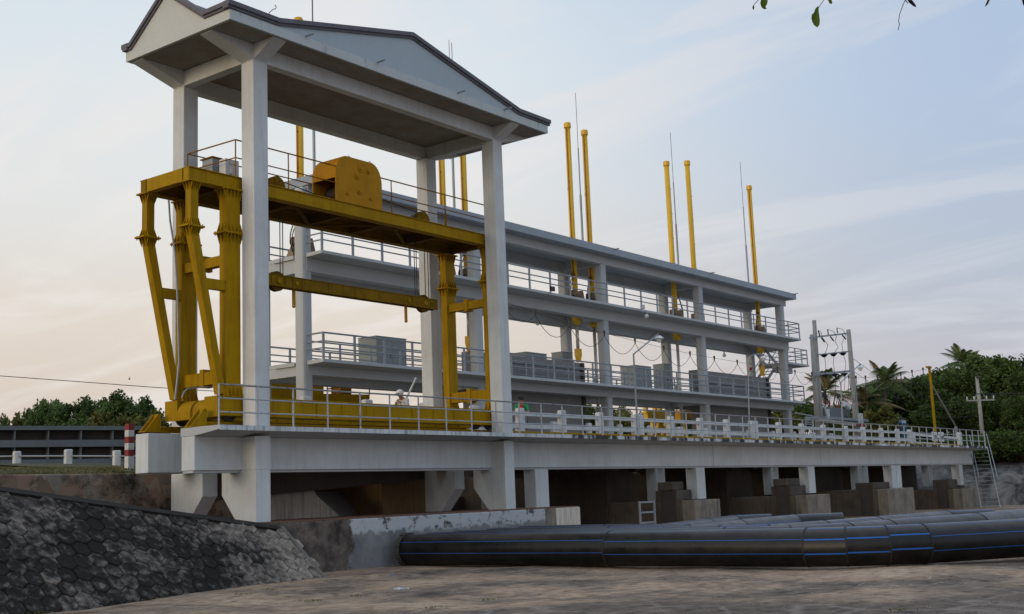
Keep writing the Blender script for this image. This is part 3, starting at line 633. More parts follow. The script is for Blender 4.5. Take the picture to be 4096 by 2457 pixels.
# sill girders
for y0, y1 in ((fy-.02, fy+.5), (by-.5, by+.02)):
    b = B(); ibeam_x(b, 19.74, 31.55, y0, y1, 4.15, 4.655, .03)
    b.box(19.70, 19.74, y0, y1, 4.12, 4.66); b.box(31.55, 31.6, y0, y1, 4.10, 4.70)
    x = 21.2
    while x < 31: b.box(x, x+.02, y0+.005, y1-.005, 4.18, 4.625); x += .98
    b.build('sill_girder', 'yellow', cr_, bevel=.005)
b = B(); n = 8; prof = []
for i in range(n+1):
    a = math.pi/2*i/n; prof.append((20.05-.34*math.sin(a), 4.30+.33*math.cos(a)))
prof = [(20.3, 4.63)]+prof+[(19.71, 4.12), (20.3, 4.12)]
b.prism(prof, 'y', fy+.5, 25.72); b.prism(prof, 'y', 25.84, by-.5); b.build('end_cover', 'yellow', cr_)
b = B(); b.prism([(p[0]+.035, p[1]-.03) for p in prof], 'y', 25.722, 25.838); b.build('end_cover_joint', 'rust', cr_)
b = B(); b.box(31.2, 31.5, fy+.502, by-.502, 4.16, 4.62); b.build('end_tie', 'yellow', cr_)
for x in (20.3, 21.0, 30.4, 31.1):
    for y in (25.02, 26.70 if False else 26.66):
        yy = 25.02 if y < 26 else 26.92
        b = B(); b.tube((x, yy-.05, 4.23), (x, yy+.05, 4.23), .22, n=20); b.tube((x, yy-.09, 4.23), (x, yy+.09, 4.23), .07, n=10)
        b.build('wheel', 'darksteel', cr_)
# winch housing
wx0, wx1, wy0, wy1, wz0, wz1 = 24.1, 26.04, fy+.06, fy+1.06, 10.572, 12.0
pr_ = []; r_ = .46; q_ = .62
for i in range(9):
    a = math.pi-math.pi/2*i/8; pr_.append((wx0+r_+r_*math.cos(a), wz1-q_+q_*math.sin(a)))
for i in range(9):
    a = math.pi/2-math.pi/2*i/8; pr_.append((wx1-r_+r_*math.cos(a), wz1-q_+q_*math.sin(a)))
b = B(); b.prism([(wx0, wz0)]+pr_+[(wx1, wz0)], 'y', wy0, wy0+.035); b.prism([(wx0, wz0)]+pr_+[(wx1, wz0)], 'y', wy1-.035, wy1)
b.build('winch_side_plate', 'orange', cr_)
b = B(); pp = [(wx0, wz1-.72)]+pr_+[(wx1, wz0)]
for p, q in zip(pp[:-1], pp[1:]):
    d = Vector((q[0]-p[0], q[1]-p[1])); nn = Vector((d.y, -d.x)).normalized()*.02
    b.prism([p, q, (q[0]+nn.x, q[1]+nn.y), (p[0]+nn.x, p[1]+nn.y)], 'y', wy0+.036, wy1-.036)
b.build('winch_cover', 'orange', cr_)
b = B(); b.tube((24.85, wy0+.05, 10.95), (24.85, wy1-.05, 10.95), .30, n=18); b.build('rope_drum', 'darksteel', cr_)
b = B()
for (u, v, r) in ((1130, 600, .10), (1185, 945, .10), (910, 990, .055), (1435, 1120, .055), (1215, 440, .11), (1390, 500, .075)):
    p = on(1230+u*.17516, 600+v*.17516, 'y', wy0)
    b.tube((p.x, wy0-.03, p.z), (p.x, wy0+.002, p.z), r, n=16); b.tube((p.x, wy0-.06, p.z), (p.x, wy0-.03, p.z), r*.5, n=12)
for (u, v) in ((780, 355), (690, 655), (1595, 880), (1500, 545), (1140, 285), (1230, 340)):
    p = on(1230+u*.17516, 600+v*.17516, 'y', wy0); b.tube((p.x, wy0-.015, p.z), (p.x, wy0, p.z), .022, n=8)
b.build('bearing_cap', 'orange', cr_)
for u in (945, 1420):
    p = on(1230+u*.17516, 600+(200 if u < 1000 else 325)*.17516, 'y', wy0+.02); b = B(); pts = [(p.x-.045, p.y, p.z-.05)]
    for i in range(7): a = math.pi-math.pi*i/6; pts.append((p.x+.045*math.cos(a), p.y, p.z+.04+.045*math.sin(a)))
    pts.append((p.x+.045, p.y, p.z-.05)); b.path(pts, .011); b.build('lifting_eye', 'steel', cr_)
# sheaves on the top platform
def sheave(x, z, y, r, mat='yellow', parent=cr_, name='sheave'):
    b = B()
    for k in range(2):
        yy = y+k*.09-.045
        b.tube((x, yy-.035, z), (x, yy-.025, z), r, n=24); b.tube((x, yy+.025, z), (x, yy+.035, z), r, n=24); b.tube((x, yy-.025, z), (x, yy+.025, z), r*.88, n=24)
    for i in range(6):
        a = i*math.pi/3; b.bar((x, y-.085, z), (x+r*.85*math.cos(a), y-.085, z+r*.85*math.sin(a)), .012, .03, (0, 1, 0))
    b.tube((x, y-.12, z), (x, y+.1, z), .06, n=12)
    return b.build(name, mat, parent)
for (px, py) in ((1687, 873), (1102, 728)):
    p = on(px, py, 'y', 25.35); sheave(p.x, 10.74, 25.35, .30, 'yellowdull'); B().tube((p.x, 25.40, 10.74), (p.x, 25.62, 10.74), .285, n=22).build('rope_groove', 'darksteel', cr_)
# control boxes at the left end
xa_, xb_ = on(849, 660, 'y', 25.9).x, on(887, 660, 'y', 25.9).x; zb_ = on(850, 629, 'y', 25.9).z
b = B(); b.hexa([(xa_, 25.9, 10.571), (xb_, 25.9, 10.571), (xb_, 26.4, 10.571), (xa_, 26.4, 10.571)], [(xa_+.03, 25.93, zb_), (xb_-.03, 25.93, zb_), (xb_-.03, 26.37, zb_), (xa_+.03, 26.37, zb_)]); b.build('control_box', 'cabinet', cr_, bevel=.008)
B().box(xa_-.02, xb_+.02, 25.88, 26.42, zb_+.002, zb_+.03).build('box_lid', 'rust', cr_)
xa_, xb_ = on(902, 660, 'y', 25.45).x, on(956, 660, 'y', 25.45).x; zb_ = on(905, 633, 'y', 25.45).z
b = B(); b.box(xa_, xb_, 25.45, 25.72, 10.571, zb_); b.build('control_box', 'postwhite', cr_, bevel=.01)
for i in range(3): B().tube((xa_+.14+i*.08, 25.44, zb_-.14), (xa_+.14+i*.08, 25.45, zb_-.14), .018, n=8).build('button', 'red', cr_)
B().box(xa_+.14, xa_+.22, 25.44, 25.449, zb_-.40, zb_-.25).build('label_plate', 'whiteplastic', cr_); B().box(xa_+.15, xa_+.22, 25.44, 25.449, zb_-.52, zb_-.43).build('dial', 'ink', cr_)
# crane hand rails
b = B(); zt_ = 11.62
fr_p = [20.42, 22.3, 24.25, 26.5, 29.03, 31.3]
b.path([(20.35, by-.06, zt_), (20.42, fy+.1, zt_), (31.4, fy+.1, zt_)], .02); b.build('hand_rail', 'rust', cr_)
b = B(); b.path([(20.35, by-.06, 11.12), (20.42, fy+.1, 11.12), (31.4, fy+.1, 11.12)], .017); b.build('hand_rail', 'rust', cr_)
b = B(); b.path([(20.35, by-.06, zt_), (31.4, by-.06, zt_)], .018); b.path([(20.35, by-.06, 11.12), (31.4, by-.06, 11.12)], .016); b.build('hand_rail', 'rust', cr_)
b = B(); b.path([(29.03, fy+.1, 11.12), (30.42, 26.0, 11.35), (30.42, 26.0, 10.6)], .017); b.path([(29.03, fy+.1, 10.7), (30.42, 26.0, 10.9)], .015); b.build('hand_rail', 'rust', cr_)
for x in fr_p: B().tube((x, fy+.1, 10.57), (x, fy+.1, zt_), .02, n=6).build('rail_post', 'rust', cr_)
for x in (20.35, 23.0, 25.5, 28, 31.3): B().tube((x, by-.06, 10.57), (x, by-.06, zt_), .02, n=6).build('rail_post', 'rust', cr_)
# cable down the left side
b = B(); pts = [on(px, py, 'y', 26.3) for px, py in ((675, 800), (680, 880), (690, 945), (700, 1010), (706, 1100), (710, 1200), (714, 1350), (716, 1450), (708, 1530), (700, 1600))]
b.path(pts, .028); b.build('conduit', 'steel', cr_)
b = B(); pts = [on(px, py, 'y', 25.6) for px, py in ((727, 1592), (735, 1570), (750, 1555), (800, 1550), (850, 1548), (885, 1538))]
b.path(pts, .02); b.build('conduit', 'steel', cr_)
# ropes
for px in (1120, 1131, 1656, 1664, 1697, 1710):
    p = on(px, 1000, 'y', 25.85); B().tube((p.x, p.y, 8.2), (p.x, p.y, 10.4), .015, n=5).build('hoist_rope', 'wire', cr_)
p0 = on(1280, 770, 'y', 25.35); B().tube((22.45, 25.35, 10.95), (24.3, 25.5, 10.8), .016, n=5).build('hoist_rope', 'wire', cr_); B().tube((26.05, 25.4, 11.2), (28.4, 25.35, 10.97), .016, n=5).build('hoist_rope', 'wire', cr_)

# ================================================================== LIFTING BEAM
lb = thing('lifting_beam', 'yellow lifting beam with sheaves and two pendant hooks hanging from the crane', 'lifting beam', (26, 25.85, 8))
b = B(); x0, x1, z0, z1 = 22.25, 29.52, 7.99, 8.29
for y in (25.72, 25.94):
    b.box(x0, x1, y, y+.03, z0, z1); b.box(x0, x1, y-.02, y+.05, z0-.02, z0); b.box(x0, x1, y-.02, y+.05, z1, z1+.02)
for x in (22.4, 22.9, 23.2, 23.55, 24.6, 25.7, 26.75, 27.9, 28.3, 28.7, 29.15): b.box(x, x+.015, 25.70, 25.72, z0, z1)
b.box(x0, x0+.03, 25.752, 25.938, z0, z1); b.box(x1-.03, x1, 25.752, 25.938, z0, z1)
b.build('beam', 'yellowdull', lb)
for x in (22.68, 28.92):
    sheave(x, 8.13, 25.85, .29, 'yellowgrimeshade', lb)
for x in (23.36, 28.12):
    b = B(); b.box(x-.05, x+.05, 25.84, 25.88, 7.52, 8.0)
    for i in range(8):
        a0 = math.pi+math.pi*i/8; a1 = math.pi+math.pi*(i+1)/8
        b.prism([(x+.03*math.cos(a0), 7.52+.03*math.sin(a0)), (x+.03*math.cos(a1), 7.52+.03*math.sin(a1)), (x+.06*math.cos(a1), 7.50+.07*math.sin(a1)), (x+.06*math.cos(a0), 7.50+.07*math.sin(a0))], 'y', 25.84, 25.88)
    b.build('pendant_hook', 'orange', lb)
    B().tube((x, 25.69, 8.13), (x, 25.72, 8.13), .06, n=14).build('pin', 'yellow', lb)
for x in (22.68, 28.92): B().tube((x, 25.68, 8.13), (x, 25.72, 8.13), .08, n=14).build('pin', 'yellow', lb)

# ================================================================== PIERS
def plaster_mat():
    m, t, b = material('patched_abutment_render', .85, 0, .2); L = t.links.new
    tc = N(t, 'ShaderNodeTexCoord'); sp = N(t, 'ShaderNodeSeparateXYZ'); L(tc.outputs['Object'], sp.inputs[0])
    n = N(t, 'ShaderNodeTexNoise', i_Scale=.9, i_Detail=9, i_Roughness=.65); L(tc.outputs['Object'], n.inputs['Vector'])
    n2 = N(t, 'ShaderNodeTexNoise', i_Scale=2.6, i_Detail=8, i_Roughness=.7); L(tc.outputs['Object'], n2.inputs['Vector'])
    base = N(t, 'ShaderNodeMix', data_type='RGBA'); r0 = ramp(t, [(.38, (.17, .17, .175, 1)), (.62, (.27, .27, .275, 1))]); L(n.outputs[0], r0.inputs[0])
    # old white paint surviving in a band near the top
    zz = N(t, 'ShaderNodeMath', operation='MULTIPLY_ADD'); L(n2.outputs[0], zz.inputs[0]); zz.inputs[1].default_value = .9; L(sp.outputs['Z'], zz.inputs[2])
    rw = ramp(t, [(.68, (0, 0, 0, 1)), (.72, (1, 1, 1, 1))]); dz = N(t, 'ShaderNodeMath', operation='MULTIPLY'); L(zz.outputs[0], dz.inputs[0]); dz.inputs[1].default_value = .5; L(dz.outputs[0], rw.inputs[0])
    L(rw.outputs[0], base.inputs['Factor']); L(r0.outputs[0], base.inputs['A']); base.inputs['B'].default_value = (.50, .52, .53, 1)
    # black mould patches
    rm = ramp(t, [(.54, (0, 0, 0, 1)), (.62, (1, 1, 1, 1))]); L(n2.outputs[0], rm.inputs[0]); am = N(t, 'ShaderNodeMath', operation='MULTIPLY'); L(rm.outputs[0], am.inputs[0])
    rz = ramp(t, [(.8, (0, 0, 0, 1)), (1, (1, 1, 1, 1))]); L(sp.outputs['Z'], rz.inputs[0]); L(rz.outputs[0], am.inputs[1])
    x2 = N(t, 'ShaderNodeMix', data_type='RGBA'); L(am.outputs[0], x2.inputs['Factor']); L(base.outputs['Result'], x2.inputs['A']); x2.inputs['B'].default_value = (.10, .095, .085, 1)
    # the unrendered brown left part
    bx = N(t, 'ShaderNodeMath', operation='MULTIPLY_ADD'); L(n.outputs[0], bx.inputs[0]); bx.inputs[1].default_value = 1.6; L(sp.outputs['X'], bx.inputs[2])
    rx = N(t, 'ShaderNodeMapRange'); L(bx.outputs[0], rx.inputs['Value']); rx.inputs['From Min'].default_value = 24.45; rx.inputs['From Max'].default_value = 24.55
    rbw = ramp(t, [(.35, (.05, .042, .036, 1)), (.5, (.12, .10, .085, 1)), (.65, (.21, .17, .14, 1))]); L(n2.outputs[0], rbw.inputs[0])
    x3 = N(t, 'ShaderNodeMix', data_type='RGBA'); L(rx.outputs[0], x3.inputs['Factor']); L(rbw.outputs[0], x3.inputs['A']); L(x2.outputs['Result'], x3.inputs['B'])
    L(x3.outputs['Result'], b.inputs['Base Color'])
    bp = N(t, 'ShaderNodeBump'); bp.inputs['Strength'].default_value = .5; bp.inputs['Distance'].default_value = .04; L(n2.outputs[0], bp.inputs['Height']); L(bp.outputs[0], b.inputs['Normal'])
    return m
M['plaster'] = plaster_mat()
pr = thing('abutment', 'low patched grey abutment wall under the canopy with old white paint', 'abutment', (27, 25, 0))
B().box(20.0, 32.9, 24.15, 28.0, -.1, 1.36).build('wall_body', 'plaster', pr, bevel=.03)
b = B(); b.box(19.6, 34.9, 24.19, 28.0, 1.365, 1.398); b.build('red_clay_top', weathered('red_clay_silt', (.22, .12, .08), (.12, .07, .05), amt=.5), pr)
B().box(32.92, 33.5, 24.17, 36, -.1, 1.36).build('wall_end', 'oldcon', pr, bevel=.02)
B().box(33.52, 34.94, 24.15, 36, -.1, 1.36).build('wall_end', 'palewall', pr, bevel=.03)
def pier(x0, x1, label, z=1.38, mat='oldcon'):
    t = thing('gate_pier', label, 'pier', ((x0+x1)/2, 26, 0), 'concrete piers of the sluice under the deck')
    B().box(x0, x1, 24.15, 24.75, -.1, z).build('nose', mat, t, bevel=.04)
    B().box(x0+.003, x1, 24.752, 28.29, -.1, z-.003).build('pier_side', 'pierbrown', t, bevel=.03)
    b = B(); b.box(x0-.002, x1-.9, 24.95, 25.95, z-.002, 1.80); 
    if x0 < 60: b.box(x0-.06, x1-1.3, 25.1, 25.8, 1.802, 2.14)
    b.build('gate_block', 'darkblock', t, bevel=.03)
    b = B(); b.box(x0-.02, x0+.1, 25.1, 25.62, 0, 1.77); b.box(x0-.06, x0+.1, 25.03, 25.1, 0, 1.77); b.box(x0-.06, x0+.1, 25.62, 25.69, 0, 1.77); b.build('gate_slot', 'gateleafdark', t)
    B().box(x0, x1, 28.3, 37.0, -.1, 2.75).build('pier_wall', 'darkcon', t, bevel=.03)
    b = B(); b.prism([(x0, 2.6), (x1, 2.6), (x1+.55, 3.1), (x0-.55, 3.1)], 'y', 28.35, 33.2); b.build('pier_cap', 'darkcon', t)
    return t
pier(43.0, 45.15, 'streaked brown concrete pier under the first leg right of the canopy')
pier(53.7, 56.4, 'streaked brown concrete pier, second to the right of the canopy abutment', 1.34)
pier(64.1, 68.05, 'wide brown concrete pier carrying the paired legs', 1.44)
pier(76.6, 80.55, 'last streaked concrete pier at the right end of the deck', 1.20)
# road bridge behind
rbg = thing('road_bridge', 'dark haunched concrete road bridge running behind the crane deck', 'bridge', (50, 30, 3))
supp = [(20.0, 21.4), (33.0, 34.9), (43.0, 45.15), (53.7, 56.4), (64.1, 68.05), (77.6, 81.6)]
for (a, b_) in zip(supp[:-1], supp[1:]):
    xa, xb = a[1]-.3, b_[0]+.3; m_ = (xa+xb)/2; pts = []
    n = 14
    for i in range(n+1):
        s = i/n; x = xa+(xb-xa)*s; d = abs(2*s-1)
        pts.append((x, 1.95+.055*(x-21) if xa < 30 else 3.0-.35*(max(0, d-.6)/.4)**1.5))
    q = B().prism(pts+[(xb, 3.38), (xa, 3.38)], 'y', 27.95, 28.6); q.build('edge_beam', 'darkcon', rbg)
    q = B().prism(pts+[(xb, 3.38), (xa, 3.38)], 'y', 30.5, 31) if xa > 30 else B().box(24.5, xb, 30.5, 31, 2.4, 3.38); q.build('edge_beam', 'darkcon', rbg)
    q = B().prism(pts+[(xb, 3.38), (xa, 3.38)], 'y', 32.7, 33.3) if xa > 30 else B().box(25, xb, 32.7, 33.3, 2.4, 3.38); q.build('edge_beam', 'darkcon', rbg)
B().prism([(21.8, 27.6), (24.6, 33.5), (83, 33.5), (83, 27.6)], 'z', 3.39, 3.66).build('road_slab', 'oldcon', rbg)
# inside of the left bay: sloping abutment and rust-stained pier
ab = thing('inner_abutment', 'pale streaked abutment wall with sloping ramp seen under the deck behind the canopy leg', 'wall', (24, 30, 0))
pa = [on(px, py, 'y', 28.7) for px, py in ((1000, 2090), (1365, 2072), (1265, 1980), (1245, 1945), (1000, 1945))]
B().prism([(p.x, max(p.z, .9) if i < 2 else p.z) for i, p in enumerate(pa)], 'y', 28.7, 29.1).build('wall_face', 'palewall', ab)
q0 = [on(px, py, 'y', 28.8) for px, py in ((1250, 1968), (1362, 2066))]; q1 = [on(px, py, 'y', 31.5) for px, py in ((1370, 1968), (1470, 2055))]
b = B(); b.add([q0[0], q0[1], q1[1], q1[0], q0[0]-Vector((0, 0, .2)), q0[1]-Vector((0, 0, .2)), q1[1]-Vector((0, 0, .2)), q1[0]-Vector((0, 0, .2))], [(0, 1, 2, 3), (7, 6, 5, 4), (0, 4, 5, 1), (1, 5, 6, 2), (2, 6, 7, 3), (3, 7, 4, 0)])
b.build('ramp', 'gate', ab)
op = on(1527, 1985, 'y', 29.5); op2 = on(1700, 1985, 'y', 29.5)
t = tag(B().box(op.x, op2.x+1.3, 29.5, 37.4, .5, 3.3).build('pier_wall', 'orangecon'), 'orange rust stained pier wall under the canopy behind the right legs', 'pier')
# dark curtain closing the openings upstream
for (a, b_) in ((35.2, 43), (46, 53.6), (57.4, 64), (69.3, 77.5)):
    o = B().box(a+.02, b_-.02, 36.2, 36.6, 0, 1.9).build('closing_panel', 'gateleafdark'); tag(o, 'dark closing panel low in the %s' % ({35.2: 'bay right of the canopy abutment', 46: 'bay after the first brown pier', 57.4: 'bay before the paired legs', 69.3: 'last bay before the bank'}[a]), 'gate', 'dark panels closing the bays between the piers')  # plain dark panels that close the bays upstream
# small steel frame standing by the second pier
p = on(2150+1260*.3234, 1860+450*.3234, 'y', 22.9); q = on(2150+1440*.3234, 1860+445*.3234, 'y', 22.9)
t = thing('steel_ladder', 'short pale steel ladder frame standing in front of the dark bay behind the pipes', 'ladder', (p.x, 22.9, 0))
for x in (p.x, q.x): B().box(x-.03, x+.03, 22.87, 22.93, 0, p.z).build('stile', 'steel', t)
for z in (p.z-.04, p.z-.40, p.z-.76, p.z-1.12): 
    if z > .1: B().box(p.x, q.x, 22.88, 22.92, z-.03, z+.03).build('rung', 'steel', t)

# ================================================================== BALUSTRADES
def balustrade(label, y, posts, z0, h, w, rails, cat='balustrade', xe=(0, 0), d=.22):
    t = thing('concrete_balustrade', label, cat, (posts[0], y, z0))
    for x in posts:
        b = B(); b.box(x-w/2, x+w/2, y-d/2, y+d/2, z0, z0+h); b.build('post', 'postwhite', t, bevel=.045)
    for (a, c) in rails:
        b = B(); b.box(xe[0], xe[1], y-.06, y+.06, z0+a, z0+c); b.build('rail', 'postwhite', t, bevel=.015)
    return t
fp = [36.55, 39.3, 42.0, 44.78, 45.2, 47.85, 50.55, 53.2, 55.9, 56.3, 59.05, 61.9, 64.8, 68.0, 70.7, 73.6, 76.4, 78.6]
fp = [33.8, 31.1, 28.3, 25.6]+fp
balustrade('white concrete balustrade on the near side of the road behind the crane rails', 27.85, sorted(fp), 3.67, 1.46, .36, ((.68, .84), (1.16, 1.31)), xe=(24.5, 79.6))
bp_ = [46.1, 46.4, 49.1, 51.9, 54.8, 57.75, 58.1, 60.85, 63.6, 66.2, 69.5, 72.6, 75.6, 78.5, 43.4, 40.6, 37.8, 35, 32.3]
balustrade('white concrete balustrade on the far side of the road in front of the hoist house', 33.2, sorted(bp_), 3.67, 1.55, .28, ((.60, .78),), xe=(31, 79.5))
# splayed end of the near balustrade
t = thing('parapet_end', 'white sloping concrete parapet end beside the two depth boards', 'balustrade', (80, 27.4, 3.7))
b = B(); b.hexa([(79.2, 27.7, 4.75), (79.2, 27.9, 4.75), (79.2, 27.9, 4.9), (79.2, 27.7, 4.9)], [(84.4, 26.3, 4.45), (84.4, 26.5, 4.45), (84.4, 26.5, 4.6), (84.4, 26.3, 4.6)]); b.build('rail', 'postwhite', t)
b = B(); b.hexa([(79.2, 27.7, 4.2), (79.2, 27.9, 4.2), (79.2, 27.9, 4.35), (79.2, 27.7, 4.35)], [(84.4, 26.3, 3.95), (84.4, 26.5, 3.95), (84.4, 26.5, 4.1), (84.4, 26.3, 4.1)]); b.build('rail', 'postwhite', t)
for x, y in ((79.0, 27.8), (84.2, 26.4)): B().box(x-.25, x+.25, y-.12, y+.12, 3.5, 4.95).build('post', 'postwhite', t, bevel=.04)

# ================================================================== HOIST HOUSE
hh = thing('hoist_house', 'long white open concrete hoist frame with two platforms and a flat roof', 'hoist building', (52, 35, 3.6))
FB = 33.72; BB = 36.1
cols = [30.94, 41.35, 51.77, 62.18, 73.25]
for x in cols:
    for y in (FB+.02, BB):
        b = B(); b.box(x, x+.5, y, y+.5, 2.4, 14.0); b.build('column', 'hoist', hh, bevel=.11)
XL, XR = 31.12, 74.08
for (zs, zb, nm) in ((7.19, 6.66, 'lower'), (11.35, 10.65, 'upper')):
    b = B(); b.prism([(32.87, zs-.13), (FB, zs-.16), (34.35, zs-.16), (34.35, zs), (32.87, zs)], 'x', XL, XR)
    b.build('platform_slab', 'hoist', hh, bevel=.015)
    b = B(); b.prism([(35.5, zs-.16), (36.7, zs-.16), (37.4, zs-.13), (37.4, zs), (35.5, zs)], 'x', XL, XR); b.build('platform_slab', 'hoist', hh, bevel=.015)
    b = B(); b.box(XL+.003, XR-.1, FB, FB+.45, zb, zs-.162); b.build('platform_beam', 'hoist', hh, bevel=.015)
    b = B(); b.box(XL+.003, XR-.1, 36.15, 36.6, zb-.05, zs-.162); b.build('platform_beam', 'hoist', hh, bevel=.015)
    for x in cols:
        x_ = max(x+.03, XL) if x < 40 else x+.03
        b = B(); b.box(x_, x_+.4, FB+.452, 36.148, zb, zs-.165); b.box(x_-.1, x_+.5, 34.352, 35.498, zs-.16, zs-.01); b.build('cross_beam', 'hoist', hh)
# roof
B().box(31.15, 74.45, 33.15, 37.3, 14.05, 14.42).build('roof_slab', 'roofgrey', hh, bevel=.015)
b = B(); b.box(31.25, 74.0, FB, FB+.35, 13.62, 14.048); b.box(31.25, 74.0, BB+.1, BB+.45, 13.55, 14.048); b.build('roof_beam', 'hoist', hh, bevel=.01)
for x in cols:
    B().box(max(x, 31.25)+.08, max(x, 31.25)+.42, FB+.352, BB+.098, 13.62, 14.046).build('roof_beam', 'hoist', hh)
for px, py in ((2457, 998), (2840, 1093), (3174, 1177)):
    p = on(px, py, 'y', 33.15); B().tube((p.x, 33.2, p.z), (p.x, 32.85, p.z), .025, n=6).build('drain_spout', 'darksteel', hh)
# platform railings
def xs_(a, b, s):
    n = max(1, round((b-a)/s)); return [a+(b-a)*i/n for i in range(n+1)]
for (zs, nm) in ((7.19, 'lower'), (11.35, 'upper')):
    pp = xs_(31.2, 74.0, 1.66)
    t = railing('platform_railing', 'grey steel railing along the front edge of the %s hoist platform' % nm, [(30.6+.6, 34.3), (31.2, 32.93), (74.0, 32.93), (74.0, 34.3)], [(31.2, 34.3)]+[(p, 32.93) for p in pp]+[(74.0, 34.3)], zs, 1.0, (1.0, .68, .42), rr=.035, mat='steel', square=.11)
    t = railing('platform_railing', 'grey steel railing along the back edge of the %s hoist platform' % nm, [(31.2, 37.3), (74.0, 37.3)], [(p, 37.3) for p in xs_(31.2, 74.0, 2.2)], zs, 1.0, (1.0, .68, .42), rr=.035, mat='steel', square=.1)
t = railing('platform_railing', 'grey steel railing on the inner edge of the lower hoist platform', [(31.6, 34.25), (73.5, 34.25)], [(p, 34.25) for p in xs_(31.6, 73.5, 1.75)], 7.19, .85, (.85, .55, .3), rr=.03, mat='steel', square=.09)

# end balcony and stair
bal = thing('stair_balcony', 'small cantilevered concrete balcony with grey railing at the right end of the hoist house', 'balcony', (75, 35, 9))
p1, p2, p3 = on(3000+755*.2695, 1270+712*.2695, 'y', 34.0), on(3000+970*.2695, 1270+775*.2695, 'y', 34.0), on(3000+560*.2695, 1270+765*.2695, 'y', 34.0)
bz = 9.95
B().box(74.3, 77.6, 34.0, 36.2, bz-.14, bz).build('slab', 'hoist', bal, bevel=.01)
B().box(73.9, 76.2, 34.6, 35.0, bz-.65, bz-.142).build('bracket', 'hoist', bal)
for (x, y) in ((74.4, 34.06), (75.6, 34.06), (76.6, 34.06), (77.5, 34.06), (77.5, 36.1), (75.9, 36.1), (74.4, 36.1)): B().box(x-.05, x+.05, y-.02, y+.02, bz, bz+1.0).build('post', 'steel', bal)
for z in (1.0, .68, .42): b = B(); b.path([(74.4, 34.06, bz+z), (77.5, 34.06, bz+z), (77.5, 36.1, bz+z), (74.4, 36.1, bz+z)], .03); b.build('rail', 'steel', bal)
st = thing('steel_stair', 'grey steel stair rising between the platforms at the right end of the hoist house', 'stair', (72, 35, 7.2))
for y in (34.9, 35.7):
    B().bar((70.6, y, 7.2), (74.6, y, 9.95), .04, .22).build('stringer', 'steel', st)
    b = B(); b.tube((70.6, y, 8.1), (74.6, y, 10.85), .03); b.tube((70.6, y, 7.75), (74.6, y, 10.5), .02); b.build('handrail', 'steel', st)
for i in range(12):
    s = (i+.5)/12; B().box(70.6+4*s-.14, 70.6+4*s+.14, 34.92, 35.68, 7.2+2.75*s, 7.2+2.75*s+.03).build('tread', 'steel', st)
for (xa, za, xb, zb) in ((74.6, 9.95, 72.0, 11.3),):
    for y in (35.0, 35.8): B().bar((xa, y, za), (xb, y, zb), .04, .22).build('stringer', 'steel', st)

# lifted gates showing between the frames
for (a, b_, zt2, lab) in ((42.0, 51.2, 8.45, 'grey raised sluice gate leaf between the second and third hoist columns'), (63.0, 72.6, 8.82, 'grey raised sluice gate leaf in the last bay of the hoist house')):
    t = thing('sluice_gate', lab, 'gate', ((a+b_)/2, 34.9, 3.8))
    B().box(a, b_, 34.7, 35.25, 3.5, zt2).build('leaf', 'gate', t, bevel=.02)
    b = B()
    for k in range(5): 
        z = 4.3+k*.95; b.box(a+.05, b_-.05, 34.62, 34.70, z, z+.08)
    b.build('rib', 'gate', t)
    for x in (a+.3, b_-.3): B().box(x-.12, x+.12, 34.58, 34.698, 3.5, zt2-.01).build('seal_post', 'gateleafdark', t)
# equipment cabinets on the lower platform
def cabinet(px0, px1, px2, pyt, label, z0=7.19, deep=None, y=35.55):
    a = on(px1, pyt, 'y', y); c = on(px2, pyt, 'y', y); l = on(px0, pyt, 'x', a.x)
    d = min(max(l.y-a.y, .6), 1.6)
    t = thing('equipment_cabinet', label, 'cabinet', ((a.x+c.x)/2, y+d/2, z0))
    zt3 = a.z
    B().box(a.x, c.x, y, y+d, z0+.02, zt3).build('body', 'cabinet', t, bevel=.012)
    b = B(); b.box(a.x-.02, c.x+.02, y-.02, y+d+.02, zt3, zt3+.03); b.build('lid', 'cabinet', t)
    n = max(2, round((c.x-a.x)/.9)); w = (c.x-a.x)/n
    for i in range(n): 
        dr = B().box(a.x+w*i+.03, a.x+w*(i+1)-.03, y-.014, y-.002, z0+.1, zt3-.08).build('door', 'cabinet', t)
        B().box(a.x+w*(i+1)-.12, a.x+w*(i+1)-.08, y-.035, y-.014, (z0+zt3)/2-.08, (z0+zt3)/2+.08).build('handle', 'darksteel', dr)
cabinet(1432, 1505, 1624, 1345, 'grey equipment cabinet on the lower platform, leftmost in the first bay')
cabinet(2205, 2250, 2290, 1408, 'tall grey cabinet beside the third hoist column left of the piston rod')
cabinet(2480, 2542, 2604, 1462, 'wide grey cabinet on the lower platform just right of the third hoist column')
cabinet(2611, 2655, 2682, 1456, 'narrow tall grey cabinet left of the fourth back column')
cabinet(2045, 2103, 2186, 1409, 'low pale grey cabinet behind the railing right of the canopy column', y=35.6)

